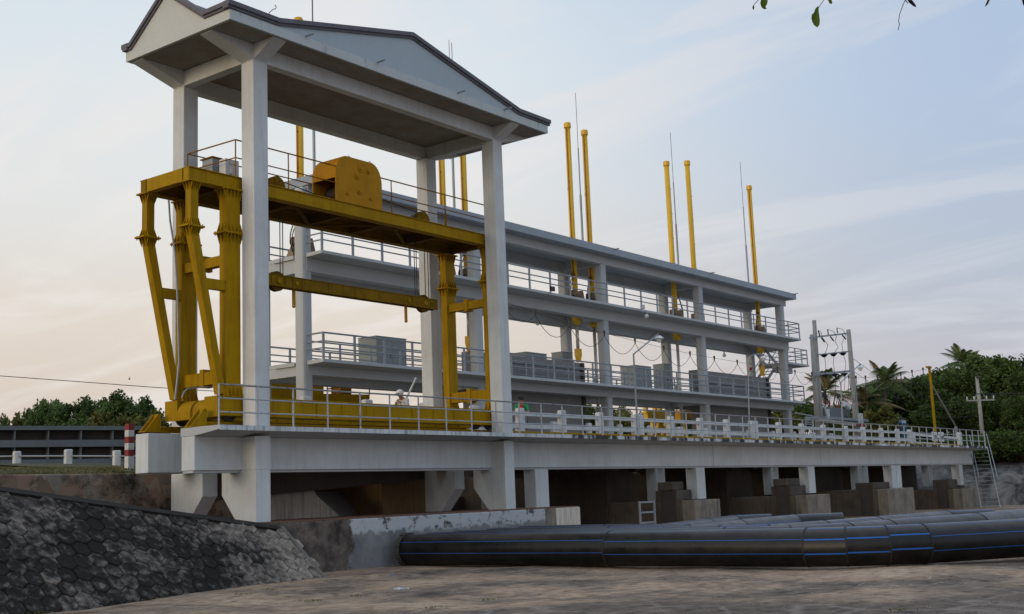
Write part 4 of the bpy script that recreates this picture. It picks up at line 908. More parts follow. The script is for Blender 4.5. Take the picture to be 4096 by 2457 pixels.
# ================================================================== HYDRAULIC CYLINDERS
def cylinder(x, label, rodz, ztop=21.2, red=False):
    t = thing('hydraulic_cylinder', label, 'hydraulic cylinder', (x, 34.75, 11.35), 'yellow hydraulic cylinders through the hoist roof')
    y = 34.75; r = .148
    b = B(); b.tube((x, y, 10.7), (x, y, ztop-.25), r, n=16); b.build('barrel', 'yellowbright', t, smooth=False)
    for p in t.children: 
        for f in p.data.polygons: f.use_smooth = len(f.vertices) == 4
    b = B(); b.tube((x, y, ztop-.27), (x, y, ztop-.05), r+.045, n=16); b.tube((x, y, ztop-.05), (x, y, ztop), r+.02, n=16); b.build('end_cap', 'yellowbright', t)
    b = B(); b.tube((x, y, 10.55), (x, y, 10.95), r+.08, n=14); b.tube((x, y, 10.42), (x, y, 10.55), r-.02, r+.08, n=14); b.build('gland', 'yellowbright', t)
    b = B(); b.tube((x, y, rodz+.3), (x, y, 10.45), .09, n=12); o = b.build('piston_rod', 'chrome', t)
    for f in o.data.polygons: f.use_smooth = len(f.vertices) == 4
    b = B(); b.box(x-.16, x+.16, y-.12, y+.12, rodz-.05, rodz+.32); b.prism([(x-.16, rodz-.05), (x+.16, rodz-.05), (x+.08, rodz-.35), (x-.08, rodz-.35)], 'y', y-.1, y+.1); b.build('clevis', 'yellowbright', t)
    b = B()
    for s in (-1, 1): b.prism([(x+s*.30-.11, 11.36), (x+s*.30+.36*s+.03, 11.36), (x+s*.30+.14, 12.22), (x+s*.30-.04, 12.22)], 'y', y-.2, y+.2)
    b.tube((x-.5, y-.05, 12.0), (x+.34, y-.05, 12.0), .17, n=12); b.build('trunnion', 'machine', t)
    sx = 1 if rnd.random() < .5 else -1
    b = B(); b.path([(x+sx*(r+.02), y-.05, ztop-.3), (x+sx*(r+.05), y-.05, 18), (x+sx*(r+.03), y-.05, 13)], .022); 
    for z in (19.5, 18.0, 16.5, 15.0): b.box(x+sx*(r-.02)-.03, x+sx*(r+.05)+.03, y-.08, y-.02, z, z+.05)
    b.build('oil_pipe', 'red', t)
    b = B(); pts = []
    for i in range(11):
        s = i/10; pts.append((x+sx*(.2+.45*math.sin(s*2.6)), y-.1, 13.1-s*1.7))
    b.path(pts, .025); b.path([(p[0]+.1, p[1], p[2]-.05) for p in pts], .022); b.build('hose', 'wire', t)
    b = B(); b.box(x+sx*(r)-.07, x+sx*(r)+.12, y-.12, y+.06, 12.9, 13.15); b.build('valve_block', 'rust', t)
    b = B(); pts = [(x+sx*(r+.05+.06*math.sin(a)), y, 17.6+.08*math.cos(a)) for a in [math.pi*i/6 for i in range(7)]]; b.path(pts, .016); b.build('lug', 'yellowbright', t)
    return t
cyl = [(31.8, 'yellow hydraulic cylinder rising behind the winch housing, leftmost above the hoist roof', 4.2, 21.35), (40.45, 'yellow hydraulic cylinder seen just right of the back right canopy column', 4.2, 21.1), (42.0, 'yellow hydraulic cylinder left of the front right canopy column', 8.8, 21.1),
       (50.75, 'left cylinder of the tall pair just right of the canopy roof', 8.85, 21.25), (52.35, 'right cylinder of the tall pair just right of the canopy roof', 4.2, 21.2), (61.0, 'left cylinder of the pair over the fourth hoist column', 4.2, 21.2),
       (63.55, 'right cylinder of the pair over the fourth hoist column', 9.2, 21.75), (71.85, 'rightmost yellow hydraulic cylinder near the end of the hoist roof', 9.3, 21.7)]
for x, lab, rz, zt4 in cyl: cylinder(x, lab, rz, zt4)
# lightning rods
for x, lab in ((32.8, 'stepped grey lightning rod behind the winch housing'), (41.55, 'stepped grey lightning rod between the two cylinders at the canopy right side'), (52.05, 'stepped grey lightning rod between the tall pair of yellow cylinders'),
               (62.15, 'stepped grey lightning rod between the cylinders over the fourth hoist column'), (71.3, 'stepped grey lightning rod beside the rightmost yellow cylinder')):
    t = thing('lightning_rod', lab, 'lightning rod', (x, 35.0, 14.42), 'lightning rods along the hoist roof')
    y = 35.0
    B().tube((x, y, 14.42), (x, y, 17.6), .06, n=8).build('lower_mast', 'steel', t)
    B().tube((x, y, 17.6), (x, y, 20.2), .035, n=8).build('upper_mast', 'steel', t)
    B().tube((x, y, 20.2), (x, y, 23.3), .014, n=6).build('spike', 'darksteel', t)
    B().box(x-.14, x+.14, y-.14, y+.14, 14.423, 14.46).build('foot_plate', 'steel', t)

# ================================================================== LAMPS, CABLES
def shade(b, p, r=.16):
    b.tube((p[0], p[1], p[2]+.1), (p[0], p[1], p[2]-.02), r*.35, r, n=12); 
def lamp(name, label, foot, joint, tip, r=.04, curved=False):
    t = thing(name, label, 'street lamp', foot)
    b = B(); b.tube(foot, joint, r*1.1, r*.8, n=8); b.build('mast', 'cabinet', t)
    b = B()
    if curved:
        j = Vector(joint); q = Vector(tip); pts = []
        for i in range(9):
            s = i/8; pts.append(j*(1-s)**2+Vector((j.x, j.y, q.z))*2*s*(1-s)+q*s*s)
        b.path(pts, r*.7)
    else: b.tube(joint, tip, r*.75, r*.6, n=8)
    b.build('arm', 'steel', t)
    q = Vector(tip); b = B(); shade(b, (q.x, q.y, q.z-.18), .2); b.build('shade', 'whiteplastic', t)
    B().tube((q.x, q.y, q.z+.02), (q.x, q.y, q.z-.1), .03, n=6).build('lamp_holder', 'darksteel', t)
    B().sphere((q.x, q.y, q.z-.25), .11).build('bulb', 'whiteplastic', t, smooth=True)
yl = 23.85
f = on(2553, 1760, 'y', yl); j = on(2534, 1417, 'y', yl); q = on(2635, 1335, 'y', yl)
lamp('street_lamp', 'thin grey lamp post with angled arm in front of the third hoist bay', (f.x, yl, 3.84), (j.x, yl, j.z), (q.x, yl, q.z))
f = on(2994, 1720, 'y', 27.6); j = on(2992, 1462, 'y', 27.6); q = on(3052, 1418, 'y', 27.6)
lamp('street_lamp', 'grey swan neck lamp post in front of the last hoist bay', (f.x, 27.6, 3.66), (j.x, 27.6, j.z), (q.x, 27.6, q.z), .035, True)
f = on(3373, 1770, 'y', yl); j = on(3363, 1530, 'y', yl); q = on(3440, 1457, 'y', yl)
lamp('street_lamp', 'grey lamp post with angled arm in front of the transformer', (f.x, yl, 3.84), (j.x, yl, j.z), (q.x, yl, q.z))
# festoon cable
hang = [(2010, 1205), (2141, 1250), (2278, 1295), (2417, 1333), (2540, 1364), (2655, 1392), (2760, 1415), (2857, 1433), (2949, 1448), (3040, 1463), (3110, 1476), (3180, 1487), (3247, 1496)]
yf = lambda px: 28.5+5*(px-2010)/(3247-2010)
t = thing('festoon_cable', 'black looping festoon cable hung on a wire in front of the hoist house', 'cable', on(3247, 1496, 'y', 33.5))
P = [on(px, py, 'y', yf(px)) for px, py in hang]
b = B(); b.path(P, .009, n=5); b.build('wire', 'wire', t)
b = B()
for p, q in zip(P[:-1], P[1:]):
    pts = []
    for i in range(11):
        s = i/10; pts.append(p.lerp(q, s)-Vector((0, 0, .12+.85*4*s*(1-s)*(.55 if (q-p).length < 3 else .8))))
    b.path(pts, .013, n=5)
b.build('loop', 'wire', t)
for p in P[1:]: B().tube(p+Vector((0, 0, .12)), p-Vector((0, 0, .14)), .06, .03, n=6).build('trolley', 'darksteel', t)
hang2 = [(3247, 1496), (3355, 1506), (3395, 1510), (3424, 1511), (3462, 1511), (3509, 1507), (3556, 1503), (3603, 1497), (3648, 1488), (3692, 1479), (3718, 1475)]
t = thing('festoon_cable', 'black looping cable from the utility poles to the yellow post at right', 'cable', on(3718, 1475, 'y', 28.6))
y2 = lambda px: 33.5-4.9*(px-3247)/(3718-3247)
P = [on(px, py, 'y', y2(px)) for px, py in hang2]
b = B(); b.path(P, .009, n=5); b.build('wire', 'wire', t); b = B()
for p, q in zip(P[1:-1], P[2:]):
    pts = [p.lerp(q, i/10)-Vector((0, 0, .1+1.6*4*(i/10)*(1-i/10))) for i in range(11)]
    b.path(pts, .017, n=5)
b.build('loop', 'wire', t)
for p in P[1:-1]: B().tube(p+Vector((0, 0, .14)), p-Vector((0, 0, .14)), .07, .03, n=6).build('trolley', 'darksteel', t)
# flood lights & bulbs under the platforms
for px, py, y, lab in ((2206, 1157, 32.7, 'small dark floodlight on the upper platform edge left of the tall pair of cylinders'), (2567, 1229, 32.7, 'small pale floodlight on the upper platform edge right of the third hoist column')):
    p = on(px, py, 'y', y); o = B().box(p.x-.16, p.x+.16, y-.1, y, p.z-.1, p.z+.12).build('floodlight', 'darksteel' if px < 2300 else 'postwhite', bevel=.01); tag(o, lab, 'floodlight')
for px, py, y, lab in ((2151, 1293, 36.3, 'small white bulb under the back beam beyond the canopy column'), (2586, 1266, 32.8, 'small white bulb below the pale floodlight'), (2897, 1422, 36.0, 'small white bulb under the upper platform in the last bay')):
    p = on(px, py, 'y', y); t = thing('light_bulb', lab, 'light bulb', p)
    B().sphere(p, .12).build('globe', 'whiteplastic', t, smooth=True); B().tube(p+Vector((0, 0, .1)), p+Vector((0, 0, .3)), .04, n=6).build('holder', 'steel', t)

p = on(3004, 1479, 'y', 34.4); t = thing('warning_light', 'small red warning light on a grey bracket in the last hoist bay', 'warning light', p)
B().tube(p-Vector((0, 0, .05)), p+Vector((0, 0, .14)), .09, n=12).build('red_lens', M['redlens'] if 'redlens' in M else 'clothred', t); B().box(p.x-.2, p.x+.2, p.y-.1, p.y+.1, p.z-.12, p.z-.052).build('base', 'steel', t); B().tube((p.x+.1, p.y, p.z-.12), (p.x+.1, p.y, 7.2), .03, n=6).build('stem', 'steel', t)
P = [on(px, py, 'y', 25.8) for px, py in ((1069, 66), (1078, 50), (1092, 38), (1102, 36), (1105, 28), (1100, 20))]
o = B().path(P, .012, n=5).build('loose_wire', 'wire'); tag(o, 'short bent wire sticking up from the canopy roof', 'wire')
# ================================================================== UTILITY POLES + TRANSFORMER
ut = thing('utility_poles', 'three concrete poles joined by steel crossbars carrying insulators right of the hoist house', 'power poles', (80, 34, 3.6))
yp_ = 34.0
for (xt, zt5, xb, r0, r1) in ((79.05, 13.17, 78.72, .215, .14), (78.45, 12.11, 78.15, .2, .14), (85.11, 13.03, 85.2, .26, .16)):
    B().tube((xb, yp_, 3.4), (xt, yp_, zt5), r0, r1, n=14).build('pole', 'pole', ut, smooth=True)
q295 = lambda a, c: (2950+a*.438, 1200+c*.438)
for (a, c, wv) in (((658, 346), (1030, 303), .12), ((738, 501), (1042, 468), .1), ((688, 684), (1055, 648), .16)):
    p = on(*q295(*a), 'y', yp_-.25); q = on(*q295(*c), 'y', yp_-.25)
    B().bar(p, q, .08, wv).build('crossbar', 'steel', ut)
def insul(p, q, r=.055):
    b = B(); p = Vector(p); q = Vector(q); n = 5
    b.tube(p, q, .02, n=6)
    for i in range(n):
        c = p.lerp(q, (i+.5)/n); d = (q-p).normalized()*.02; b.tube(c-d, c+d, r, n=8)
    return b.build('insulator', 'black', ut)
for a, c in (((738, 282), (752, 330)), ((822, 270), (830, 318)), ((908, 258), (914, 305)), ((765, 345), (795, 385)), ((848, 335), (878, 375)), ((955, 320), (990, 360)), ((808, 690), (808, 722)), ((890, 680), (896, 728)), ((978, 672), (982, 720))):
    insul(on(*q295(*a), 'y', yp_-.3), on(*q295(*c), 'y', yp_-.3))
for a in ((790, 503), (876, 495), (962, 487), (800, 686), (888, 680), (975, 673)):
    p = on(*q295(*a), 'y', yp_-.32); B().tube((p.x, p.y, p.z+.02), (p.x, p.y, p.z-.16), .28, .1, n=10).build('bracket_disc', 'black', ut)
b = B()
for pts in (((738, 275), (765, 300), (775, 345), (825, 410), (815, 450), (795, 500)), ((822, 268), (880, 290), (905, 335), (890, 380), (920, 430), (878, 495)), ((908, 255), (960, 270), (990, 320), (952, 400), (965, 485)),
            ((795, 505), (805, 600), (805, 690)), ((880, 500), (876, 580), (890, 680)), ((965, 490), (990, 580), (978, 672)), ((895, 728), (895, 830), (912, 905)), ((808, 722), (850, 800)), ((982, 720), (975, 830))):
    b.path([on(*q295(*p), 'y', yp_-.35) for p in pts], .018, n=5)
b.build('jumper_cable', 'wire', ut)
tf = thing('transformer', 'dark grey finned transformer on a platform between the utility poles', 'transformer', (82, 34, 6.3))
a = on(*q295(820, 978), 'y', 33.6); c = on(*q295(975, 1075), 'y', 33.6); d = on(*q295(1032, 1075), 'y', 33.6)
B().box(a.x, c.x, 33.6, 34.6, c.z, a.z).build('tank', 'gateleaf', tf, bevel=.03)
for i in range(8):
    x = c.x+.02+i*(d.x-c.x)/8; B().box(x, x+.06, 33.6, 34.5, c.z+.1, a.z-.05).build('cooling_fin', 'gateleaf', tf)
p = on(*q295(1000, 960), 'y', 33.8); B().tube((p.x-.6, 33.8, a.z+.35), (p.x+.3, 33.8, a.z+.1), .2, n=12).build('conservator', 'whiteplastic', tf)
for i in range(4):
    x = a.x+.6+i*.8; B().tube((x, 34.0, a.z), (x, 34.0, a.z+.55), .07, .04, n=8).build('bushing', 'red', tf)
for i in range(6):
    x = a.x+rnd.uniform(0, 2.6); pts = [(x+s*1.4, 33.9+.1*i, a.z+.3+.7*math.sin(s*3.1)*rnd.uniform(.8, 1.2)) for s in [k/6 for k in range(7)]]; B().path(pts, .03, n=5).build('cable', 'wire', tf)
B().box(78.2, 86, 33.4, 34.8, c.z-.2, c.z-.02).build('platform', 'steel', tf)
for x in (84.0, 84.3, 84.6): B().box(x, x+.14, 33.3, 33.4, c.z-.5, a.z-.3).build('conduit', 'postwhite', tf)
p = on(*q295(790, 955), 'y', 33.2); q = on(*q295(830, 1095), 'y', 33.2); B().bar(p, q, .1, .12).build('brace', 'postwhite', tf)
B().box(a.x-.25, a.x+.1, 33.5, 33.56, a.z-.75, a.z-.15).build('plate', 'postwhite', tf)
# low walkway bits and steel gantry behind the balustrade at right
t = thing('metal_shed_frame', 'low grey steel frame with a sloping red and white beam beside the transformer poles', 'steel frame', (77, 31, 3.6))
for (a, c) in (((1030, 410), (1450, 490)), ((1210, 490), (1470, 505)), ((1230, 575), (1340, 590)), ((1230, 610), (1340, 625))):
    B().bar(on(2950+a[0]*.2223, 1560+a[1]*.2223, 'y', 31.5), on(2950+c[0]*.2223, 1560+c[1]*.2223, 'y', 31.5), .06, .07).build('rail', 'steel', t)
for (x, a, c) in ((1225, 490, 740), (1350, 500, 740), (1470, 505, 640)):
    B().bar(on(2950+x*.2223, 1560+a*.2223, 'y', 31.5), on(2950+x*.2223, 1560+c*.2223, 'y', 31.5), .09, .09).build('post', 'steel', t)
B().bar(on(2950+1480*.2223, 1560+545*.2223, 'y', 31.0), on(2950+2300*.2223, 1560+650*.2223, 'y', 31.0), .2, .22).build('sloping_beam', 'pole', t)
B().bar(on(2950+2150*.2223, 1560+622*.2223, 'y', 30.85), on(2950+2290*.2223, 1560+645*.2223, 'y', 30.85), .1, .16).build('red_end', 'red', t)

# yellow post with brace
p = on(3400+595*.5391, 1300+322*.5391, 'y', 28.6); q = on(3400+632*.5391, 1300+780*.5391, 'y', 28.6)
t = thing('yellow_post', 'yellow steel post with a pale diagonal brace holding the cable at right', 'post', (q.x, 28.6, 3.66))
B().tube((q.x, 28.6, 3.66), (q.x, 28.6, p.z), .095, n=12).build('mast', 'yellow', t)
B().box(q.x-.5, q.x+.2, 28.5, 28.7, p.z, p.z+.12).build('head', 'yellow', t)
r1 = on(3400+612*.5391, 1300+440*.5391, 'y', 28.6); r2 = on(3400+785*.5391, 1300+755*.5391, 'y', 28.6)
B().tube((q.x+.1, 28.6, r1.z), r2, .06, n=8).build('brace', 'pole', t)
B().tube(r2, (r2.x, r2.y, 3.6), .12, n=8).build('prop', 'steel', t)
# depth boards
for (u0, u1, v0, v1, txt, lab) in ((978, 1108, 592, 795, '5m', 'white board lettered 5m, left of the two near the deck end'), (1128, 1252, 597, 805, '15m', 'white board lettered 15m, right of the two near the deck end')):
    a = on(3550+u0*.182, 1620+v0*.182, 'y', 26.2); c = on(3550+u1*.182, 1620+v1*.182, 'y', 26.2)
    t = thing('depth_board', lab, 'sign', ((a.x+c.x)/2, 26.2, 3.8))
    B().box(a.x, c.x, 26.2, 26.24, c.z, a.z).build('panel', 'whiteplastic', t)
    B().box((a.x+c.x)/2-.04, (a.x+c.x)/2+.04, 26.25, 26.3, 3.5, a.z).build('stake', 'steel', t)
    lettering('lettering', txt, .62 if len(txt) == 2 else .55, 'ink', t, Matrix.Translation(Vector(((a.x+c.x)/2, 26.19, (a.z+c.z)/2))-Vector(t.location)) @ Matrix.Rotation(R(90), 4, 'X'))
# far right utility pole
p = on(3400+955*.5391, 1300+385*.5391, 'y', 26.6); q = on(3400+1000*.5391, 1300+980*.5391, 'y', 26.6)
t = thing('utility_pole', 'tapered concrete utility pole with wooden crossarm beyond the deck end', 'power pole', (q.x, 26.6, 2.5))
B().tube((q.x, 26.6, 2.6), (q.x, 26.6, p.z), .175, .11, n=12).build('pole', 'pole', t, smooth=True)
zc_ = p.z-1.75
B().bar((q.x-.65, 26.5+.8, zc_), (q.x+.65, 26.5-.8, zc_), .09, .11).build('crossarm', 'pole', t)
for s in (-1, 1): B().bar((q.x, 26.5, zc_+.9), (q.x+s*.3, 26.5-s*.37, zc_), .04, .04).build('arm_brace', 'steel', t)
for dx in (-1.9, -.9, .9, 1.9): B().tube((q.x+dx*.32, 26.5-dx*.4, zc_+.08), (q.x+dx*.32, 26.5-dx*.4, zc_+.3), .04, n=6).build('insulator', 'whiteplastic', t)
B().box(q.x-.3, q.x+.4, 26.4, 26.6, p.z-.1, p.z+.02).build('cutout', 'darksteel', t)
b = B()
for k, (dx, dz) in enumerate(((-1.9, .4), (-.9, .4), (1.9, .4))): 
    st_ = Vector((q.x+dx, 26.5, zc_+dz)); en = Vector((q.x+35, -20+k*2, zc_+.6)); b.path([st_.lerp(en, i/8)-Vector((0, 0, 1.0*4*(i/8)*(1-i/8)*.5)) for i in range(9)], .02, n=4)
for k in range(3):
    st_ = Vector((q.x, 26.5, zc_-.2-k*.4)); en = Vector((85.2, 34.0, 11-k)); b.path([st_.lerp(en, i/8)-Vector((0, 0, 2.2*4*(i/8)*(1-i/8)*.5)) for i in range(9)], .018, n=4)
b.build('overhead_wire', 'wire', t)
# access ladder at the deck end
a = on(3950, 1797, 'y', 23.9); c = on(4008, 2022, 'y', 21.3)
t = thing('access_ladder', 'leaning grey steel ladder from the deck end to the ground at far right', 'ladder', (c.x, 21.3, 0))
tl_ = Vector((81.35, 23.9, 4.0)); bl_ = Vector((c.x, 21.4, .0)); off = Vector((0, 1.0, 0))
tl_ = Vector((a.x, 23.9, a.z+.1)); 
for k in (0, 1): B().bar(tl_+off*k*1.1, bl_+off*k*1.1, .05, .07).build('stile', 'cabinet', t)
for i in range(15): p = tl_.lerp(bl_, (i+.5)/15); B().tube(p, p+off*1.1, .016, n=6).build('rung', 'cabinet', t)
for k in (0, 1): B().tube(tl_+off*k*1.1+Vector((.1, 0, .9)), bl_.lerp(tl_, .25)+off*k*1.1+Vector((.4, 0, .9)), .025, n=6).build('handrail', 'steel', t)

# ================================================================== PIPES
def pipemat():
    m, t, b = material('black_polyethylene', .35, 0, .38); L = t.links.new
    tc = N(t, 'ShaderNodeTexCoord'); n = N(t, 'ShaderNodeTexNoise', i_Scale=2.0, i_Detail=8, i_Roughness=.7); L(tc.outputs['Object'], n.inputs['Vector'])
    r = ramp(t, [(.4, (.004, .004, .005, 1)), (.7, (.014, .013, .012, 1))]); L(n.outputs[0], r.inputs[0]); L(r.outputs[0], b.inputs['Base Color'])
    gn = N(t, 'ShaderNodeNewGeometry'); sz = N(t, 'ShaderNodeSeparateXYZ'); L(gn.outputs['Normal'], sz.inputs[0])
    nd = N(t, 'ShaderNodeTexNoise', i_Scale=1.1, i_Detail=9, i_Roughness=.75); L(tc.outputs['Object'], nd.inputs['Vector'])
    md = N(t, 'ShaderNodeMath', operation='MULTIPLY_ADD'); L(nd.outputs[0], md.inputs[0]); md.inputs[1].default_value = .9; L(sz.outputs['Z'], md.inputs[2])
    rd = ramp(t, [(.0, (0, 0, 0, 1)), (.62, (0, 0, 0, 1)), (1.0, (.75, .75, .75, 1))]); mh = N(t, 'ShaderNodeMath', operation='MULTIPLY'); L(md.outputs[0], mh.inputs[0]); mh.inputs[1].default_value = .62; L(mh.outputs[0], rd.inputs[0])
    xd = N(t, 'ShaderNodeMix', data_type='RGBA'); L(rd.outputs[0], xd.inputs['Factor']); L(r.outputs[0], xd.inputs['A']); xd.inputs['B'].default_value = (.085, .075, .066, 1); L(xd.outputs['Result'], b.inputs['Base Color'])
    r2 = ramp(t, [(.3, (.24, .24, .24, 1)), (.7, (.45, .45, .45, 1))]); L(n.outputs[0], r2.inputs[0]); L(r2.outputs[0], b.inputs['Roughness'])
    return m
M['hdpe'] = pipemat()
M['stripe'] = weathered('blue_identification_stripe', (.02, .12, .46), (.02, .08, .25), rough=.4, amt=.4)
def mpipe(label, pts, r=.43, seams=True, startcap=False, stripes=(-14, 28, 72, 116)):
    pts = [Vector(p) for p in pts]; t = thing('black_pipe', label, 'pipe', (pts[0].x, pts[0].y, 0), 'black water pipes with blue stripes on the canal floor')
    n = 48; rings = []
    for i, p in enumerate(pts):
        if i == 0: d = (pts[1]-p).normalized(); nrm_ = d
        elif i == len(pts)-1: d = (p-pts[i-1]).normalized(); nrm_ = d
        else:
            d0 = (p-pts[i-1]).normalized(); d1 = (pts[i+1]-p).normalized(); nrm_ = (d0+d1).normalized(); d = d0
        side = Vector((nrm_.y, -nrm_.x, 0)).normalized(); k = 1/max(.5, nrm_.dot(d))
        rings.append([p+side*(math.cos(2*math.pi*j/n)*r*k)+Vector((0, 0, math.sin(2*math.pi*j/n)*r)) for j in range(n)])
    for i in range(len(pts)-1):
        b = B(); b.add(rings[i]+rings[i+1], [(j, (j+1) % n, (j+1) % n+n, j+n) for j in range(n)])
        if i == len(pts)-2: b.add(rings[-1], [tuple(range(n))])
        o = b.build('pipe_section', 'hdpe', t, fix=False)
        for f in o.data.polygons: f.use_smooth = len(f.vertices) == 4
        sb = B(); ph = rnd.uniform(-8, 8); wide = .016 if (pts[i+1]-pts[i]).length < 1.5 else .007
        for dg in stripes:
            for sgn in (1,):
                a = R(dg+ph); 
                for q0_, q1_ in ((rings[i], rings[i+1]),):
                    c0 = sum(q0_, Vector())/n; c1 = sum(q1_, Vector())/n
                    def P(c, rr_, a): 
                        s = (rr_[0]-c); return c+s*math.cos(a)*1.004+Vector((0, 0, r*math.sin(a)*1.004))
                    da = wide/r
                    sb.add([P(c0, q0_, a-da), P(c0, q0_, a+da), P(c1, q1_, a+da), P(c1, q1_, a-da)], [(0, 1, 2, 3)])
        sb.build('blue_stripe', 'stripe', t, fix=False)
        if 0 < i:
            w = B(); rg = rings[i]; c = sum(rg, Vector())/n
            dd = (pts[i+1]-pts[i]).normalized()*.02
            w.add([c+(v-c)*1.02-dd for v in rg]+[c+(v-c)*1.02+dd for v in rg]+[c+(v-c)*.97-dd for v in rg]+[c+(v-c)*.97+dd for v in rg], [(j, (j+1) % n, (j+1) % n+n, j+n) for j in range(n)]+[(j, (j+1) % n, (j+1) % n+2*n, j+2*n) for j in range(n)]+[(j+n, (j+1) % n+n, (j+1) % n+3*n, j+3*n) for j in range(n)])
            w.build('weld_bead', 'black', t)
    return t
Z = .43
d_ = Vector((.829, -.559)); I_ = Vector((25.53, 10.18)); Tn = 1.35
p1_ = [(25.53, 23.62, Z), (25.53, 16.75, Z), (25.53, I_.y+Tn, Z)]
th = [-90+56*k/4 for k in (1, 2, 3)]
cur = Vector((25.53, I_.y+Tn)); sg = .83
for a in th:
    cur = cur+Vector((math.cos(R(a)), math.sin(R(a))))*sg; p1_.append((cur.x, cur.y, Z))
p1_.append((cur.x+.829*9, cur.y-.559*9, Z))
mpipe('nearest black pipe with blue stripes, bending right in mitred sections', p1_)
zt_p = .86
def tp(px, py): v = on(px, py, 'z', zt_p); return (v.x, v.y, Z)
a0, a1, a2, a3 = tp(3158, 2103), tp(3385, 2090), tp(3545, 2078), tp(4096, 2034.5)
mpipe('second black pipe, just behind the nearest one at right', [(26.75, 23.9, Z), (26.75, 14.2, Z), (a0[0], a0[1], Z), a1, a2, tp(3900, 2053), a3, (a3[0]+8, a3[1]-.9, Z)])
b0, b1, b2, b3 = tp(3072, 2098), tp(3290, 2082), tp(3500, 2066), tp(3783, 2044)
mpipe('third black pipe ending in a cut bend below the paired deck legs', [(28.0, 23.9, Z), (28.0, 15.0, Z), b0, b1, b2, b3, (b3[0]+.9, b3[1]-1.1, Z)])
c0, c1, c2 = tp(2750, 2097), tp(2950, 2077), tp(3174, 2058)
mpipe('fourth black pipe ending in a cut bend in front of the second brown pier', [(29.6, 23.9, Z), (29.6, 19.4, Z), c0, c1, c2, (c2[0]+.9, c2[1]-1.3, Z)])
c0, c1, c2 = tp(2640, 2095), tp(2825, 2074), tp(2930, 2061)
mpipe('farthest black pipe ending in a cut bend in front of the first brown pier', [(31.2, 23.9, Z), (31.2, 20.6, Z), c0, c1, c2, (c2[0]+.9, c2[1]-1.0, Z)])
# cement collar & flap round the near pipe where it meets the wall
b = B(); n = 24
for i in range(n):
    a0_ = 2*math.pi*i/n; a1_ = 2*math.pi*(i+1)/n; r0, r1 = .445, .475+.02*math.sin(i*2.1)
    pts = []
    for (a, rr) in ((a0_, r0), (a1_, r0), (a1_, r1), (a0_, r1)): pts.append((25.53+rr*math.cos(a), Z+.01+rr*math.sin(a)*.98))
    b.prism(pts, 'y', 23.56, 23.72)
o = b.build('cement_collar', weathered('rough_grey_cement', (.075, .07, .065), (.03, .03, .03), amt=.5, bump=.6)); tag(o, 'dark wrinkled rubber flap round the end of the nearest pipe', 'collar')

# ================================================================== LITTER ON THE CANAL FLOOR
p = on(1575, 2364, 'z', 0.02); t = thing('plastic_bottle', 'crushed clear plastic bottle lying on the canal floor', 'bottle', p)
wm2, t2, b2_ = material('clear_plastic', .15, 0, .5); b2_.inputs['Base Color'].default_value = (.65, .72, .82, 1); b2_.inputs['Transmission Weight'].default_value = .5
b = B(); q = p+Vector((.17, -.13, 0)); b.tube(p+Vector((0, 0, .03)), q+Vector((0, 0, .03)), .035, .032, n=10); b.tube(q+Vector((0, 0, .03)), q+Vector((.05, -.04, .03)), .03, .012, n=10); b.build('bottle_body', wm2, t)
B().tube(q+Vector((.05, -.04, .03)), q+Vector((.07, -.055, .03)), .016, n=8).build('cap', 'whiteplastic', t)
B().tube(p.lerp(q, .35)+Vector((0, 0, .03)), p.lerp(q, .6)+Vector((0, 0, .03)), .0355, n=10).build('wrapper', 'clothwhite', t)
p = on(1560, 2303, 'z', 0.01); o = B().add([p, p+Vector((.1, -.07, .01)), p+Vector((.13, .01, .02)), p+Vector((.03, .06, .01))], [(0, 1, 2, 3)]).build('plastic_scrap', 'stripe'); tag(o, 'flat blue plastic scrap on the canal floor near the abutment', 'litter')
for px, py, lab in ((1820, 2256, 'curled dry brown leaf beside the nearest pipe, left one'), (2150, 2262, 'curled dry brown leaf beside the nearest pipe, right one')):
    p = on(px, py, 'z', .02); b = B()
    for k in range(5):
        a = rnd.uniform(0, 6.3); d = Vector((math.cos(a), math.sin(a), .25))*.11; s = Vector((-d.y, d.x, 0))*.35; b.add([p, p+d*.5+s, p+d, p+d*.5-s], [(0, 1, 2, 3)])
    o = b.build('dry_leaf', weathered('dry_leaf_brown', (.30, .13, .05), (.15, .07, .03), amt=.4)); tag(o, lab, 'leaf')
def lp():
    px = rnd.uniform(0, 4096); py = rnd.uniform(2290, 2460) if px > 1250 else rnd.uniform(2330, 2460)
    v = on(px, py, 'z', 0); return (v.x, v.y, 0)
b = B()
for i in range(600):
    p = Vector(lp()); s = rnd.uniform(.005, .014); b.sphere((p.x, p.y, s*.3-.01), s, 5, 4, (rnd.uniform(.8, 1.5), rnd.uniform(.8, 1.5), .6))
o = b.build('gravel', weathered('pebble_grey', (.36, .30, .25), (.20, .17, .14), amt=.6, scale=5)); tag(o, 'scattered pebbles and crumbs on the canal floor', 'gravel', kind='stuff')
cl = [on(*c, 'z', 0) for c in ((1430, 2385), (1715, 2432), (970, 2378), (150, 2452), (1250, 2405), (1085, 2360), (3600, 2440), (2300, 2330), (620, 2395), (2700, 2300), (420, 2405), (1960, 2400))]
def wp():
    c = rnd.choice(cl); return (c.x+rnd.gauss(0, .10), c.y+rnd.gauss(0, .10), 0)
o = tufts(420, wp, (.01, .04), .007).build('weeds', 'leafyellow', fix=False); tag(o, 'small weeds sprouting in the paving joints', 'weeds', kind='stuff')

# ================================================================== LEFT BACKGROUND
# steel stop-log panel lying along the road
q_l = lambda a, c: (a*.3032, 1550+c*.3032)
dp = 44.0
def atd(a, c, d=dp): return dep(*q_l(a, c), d)
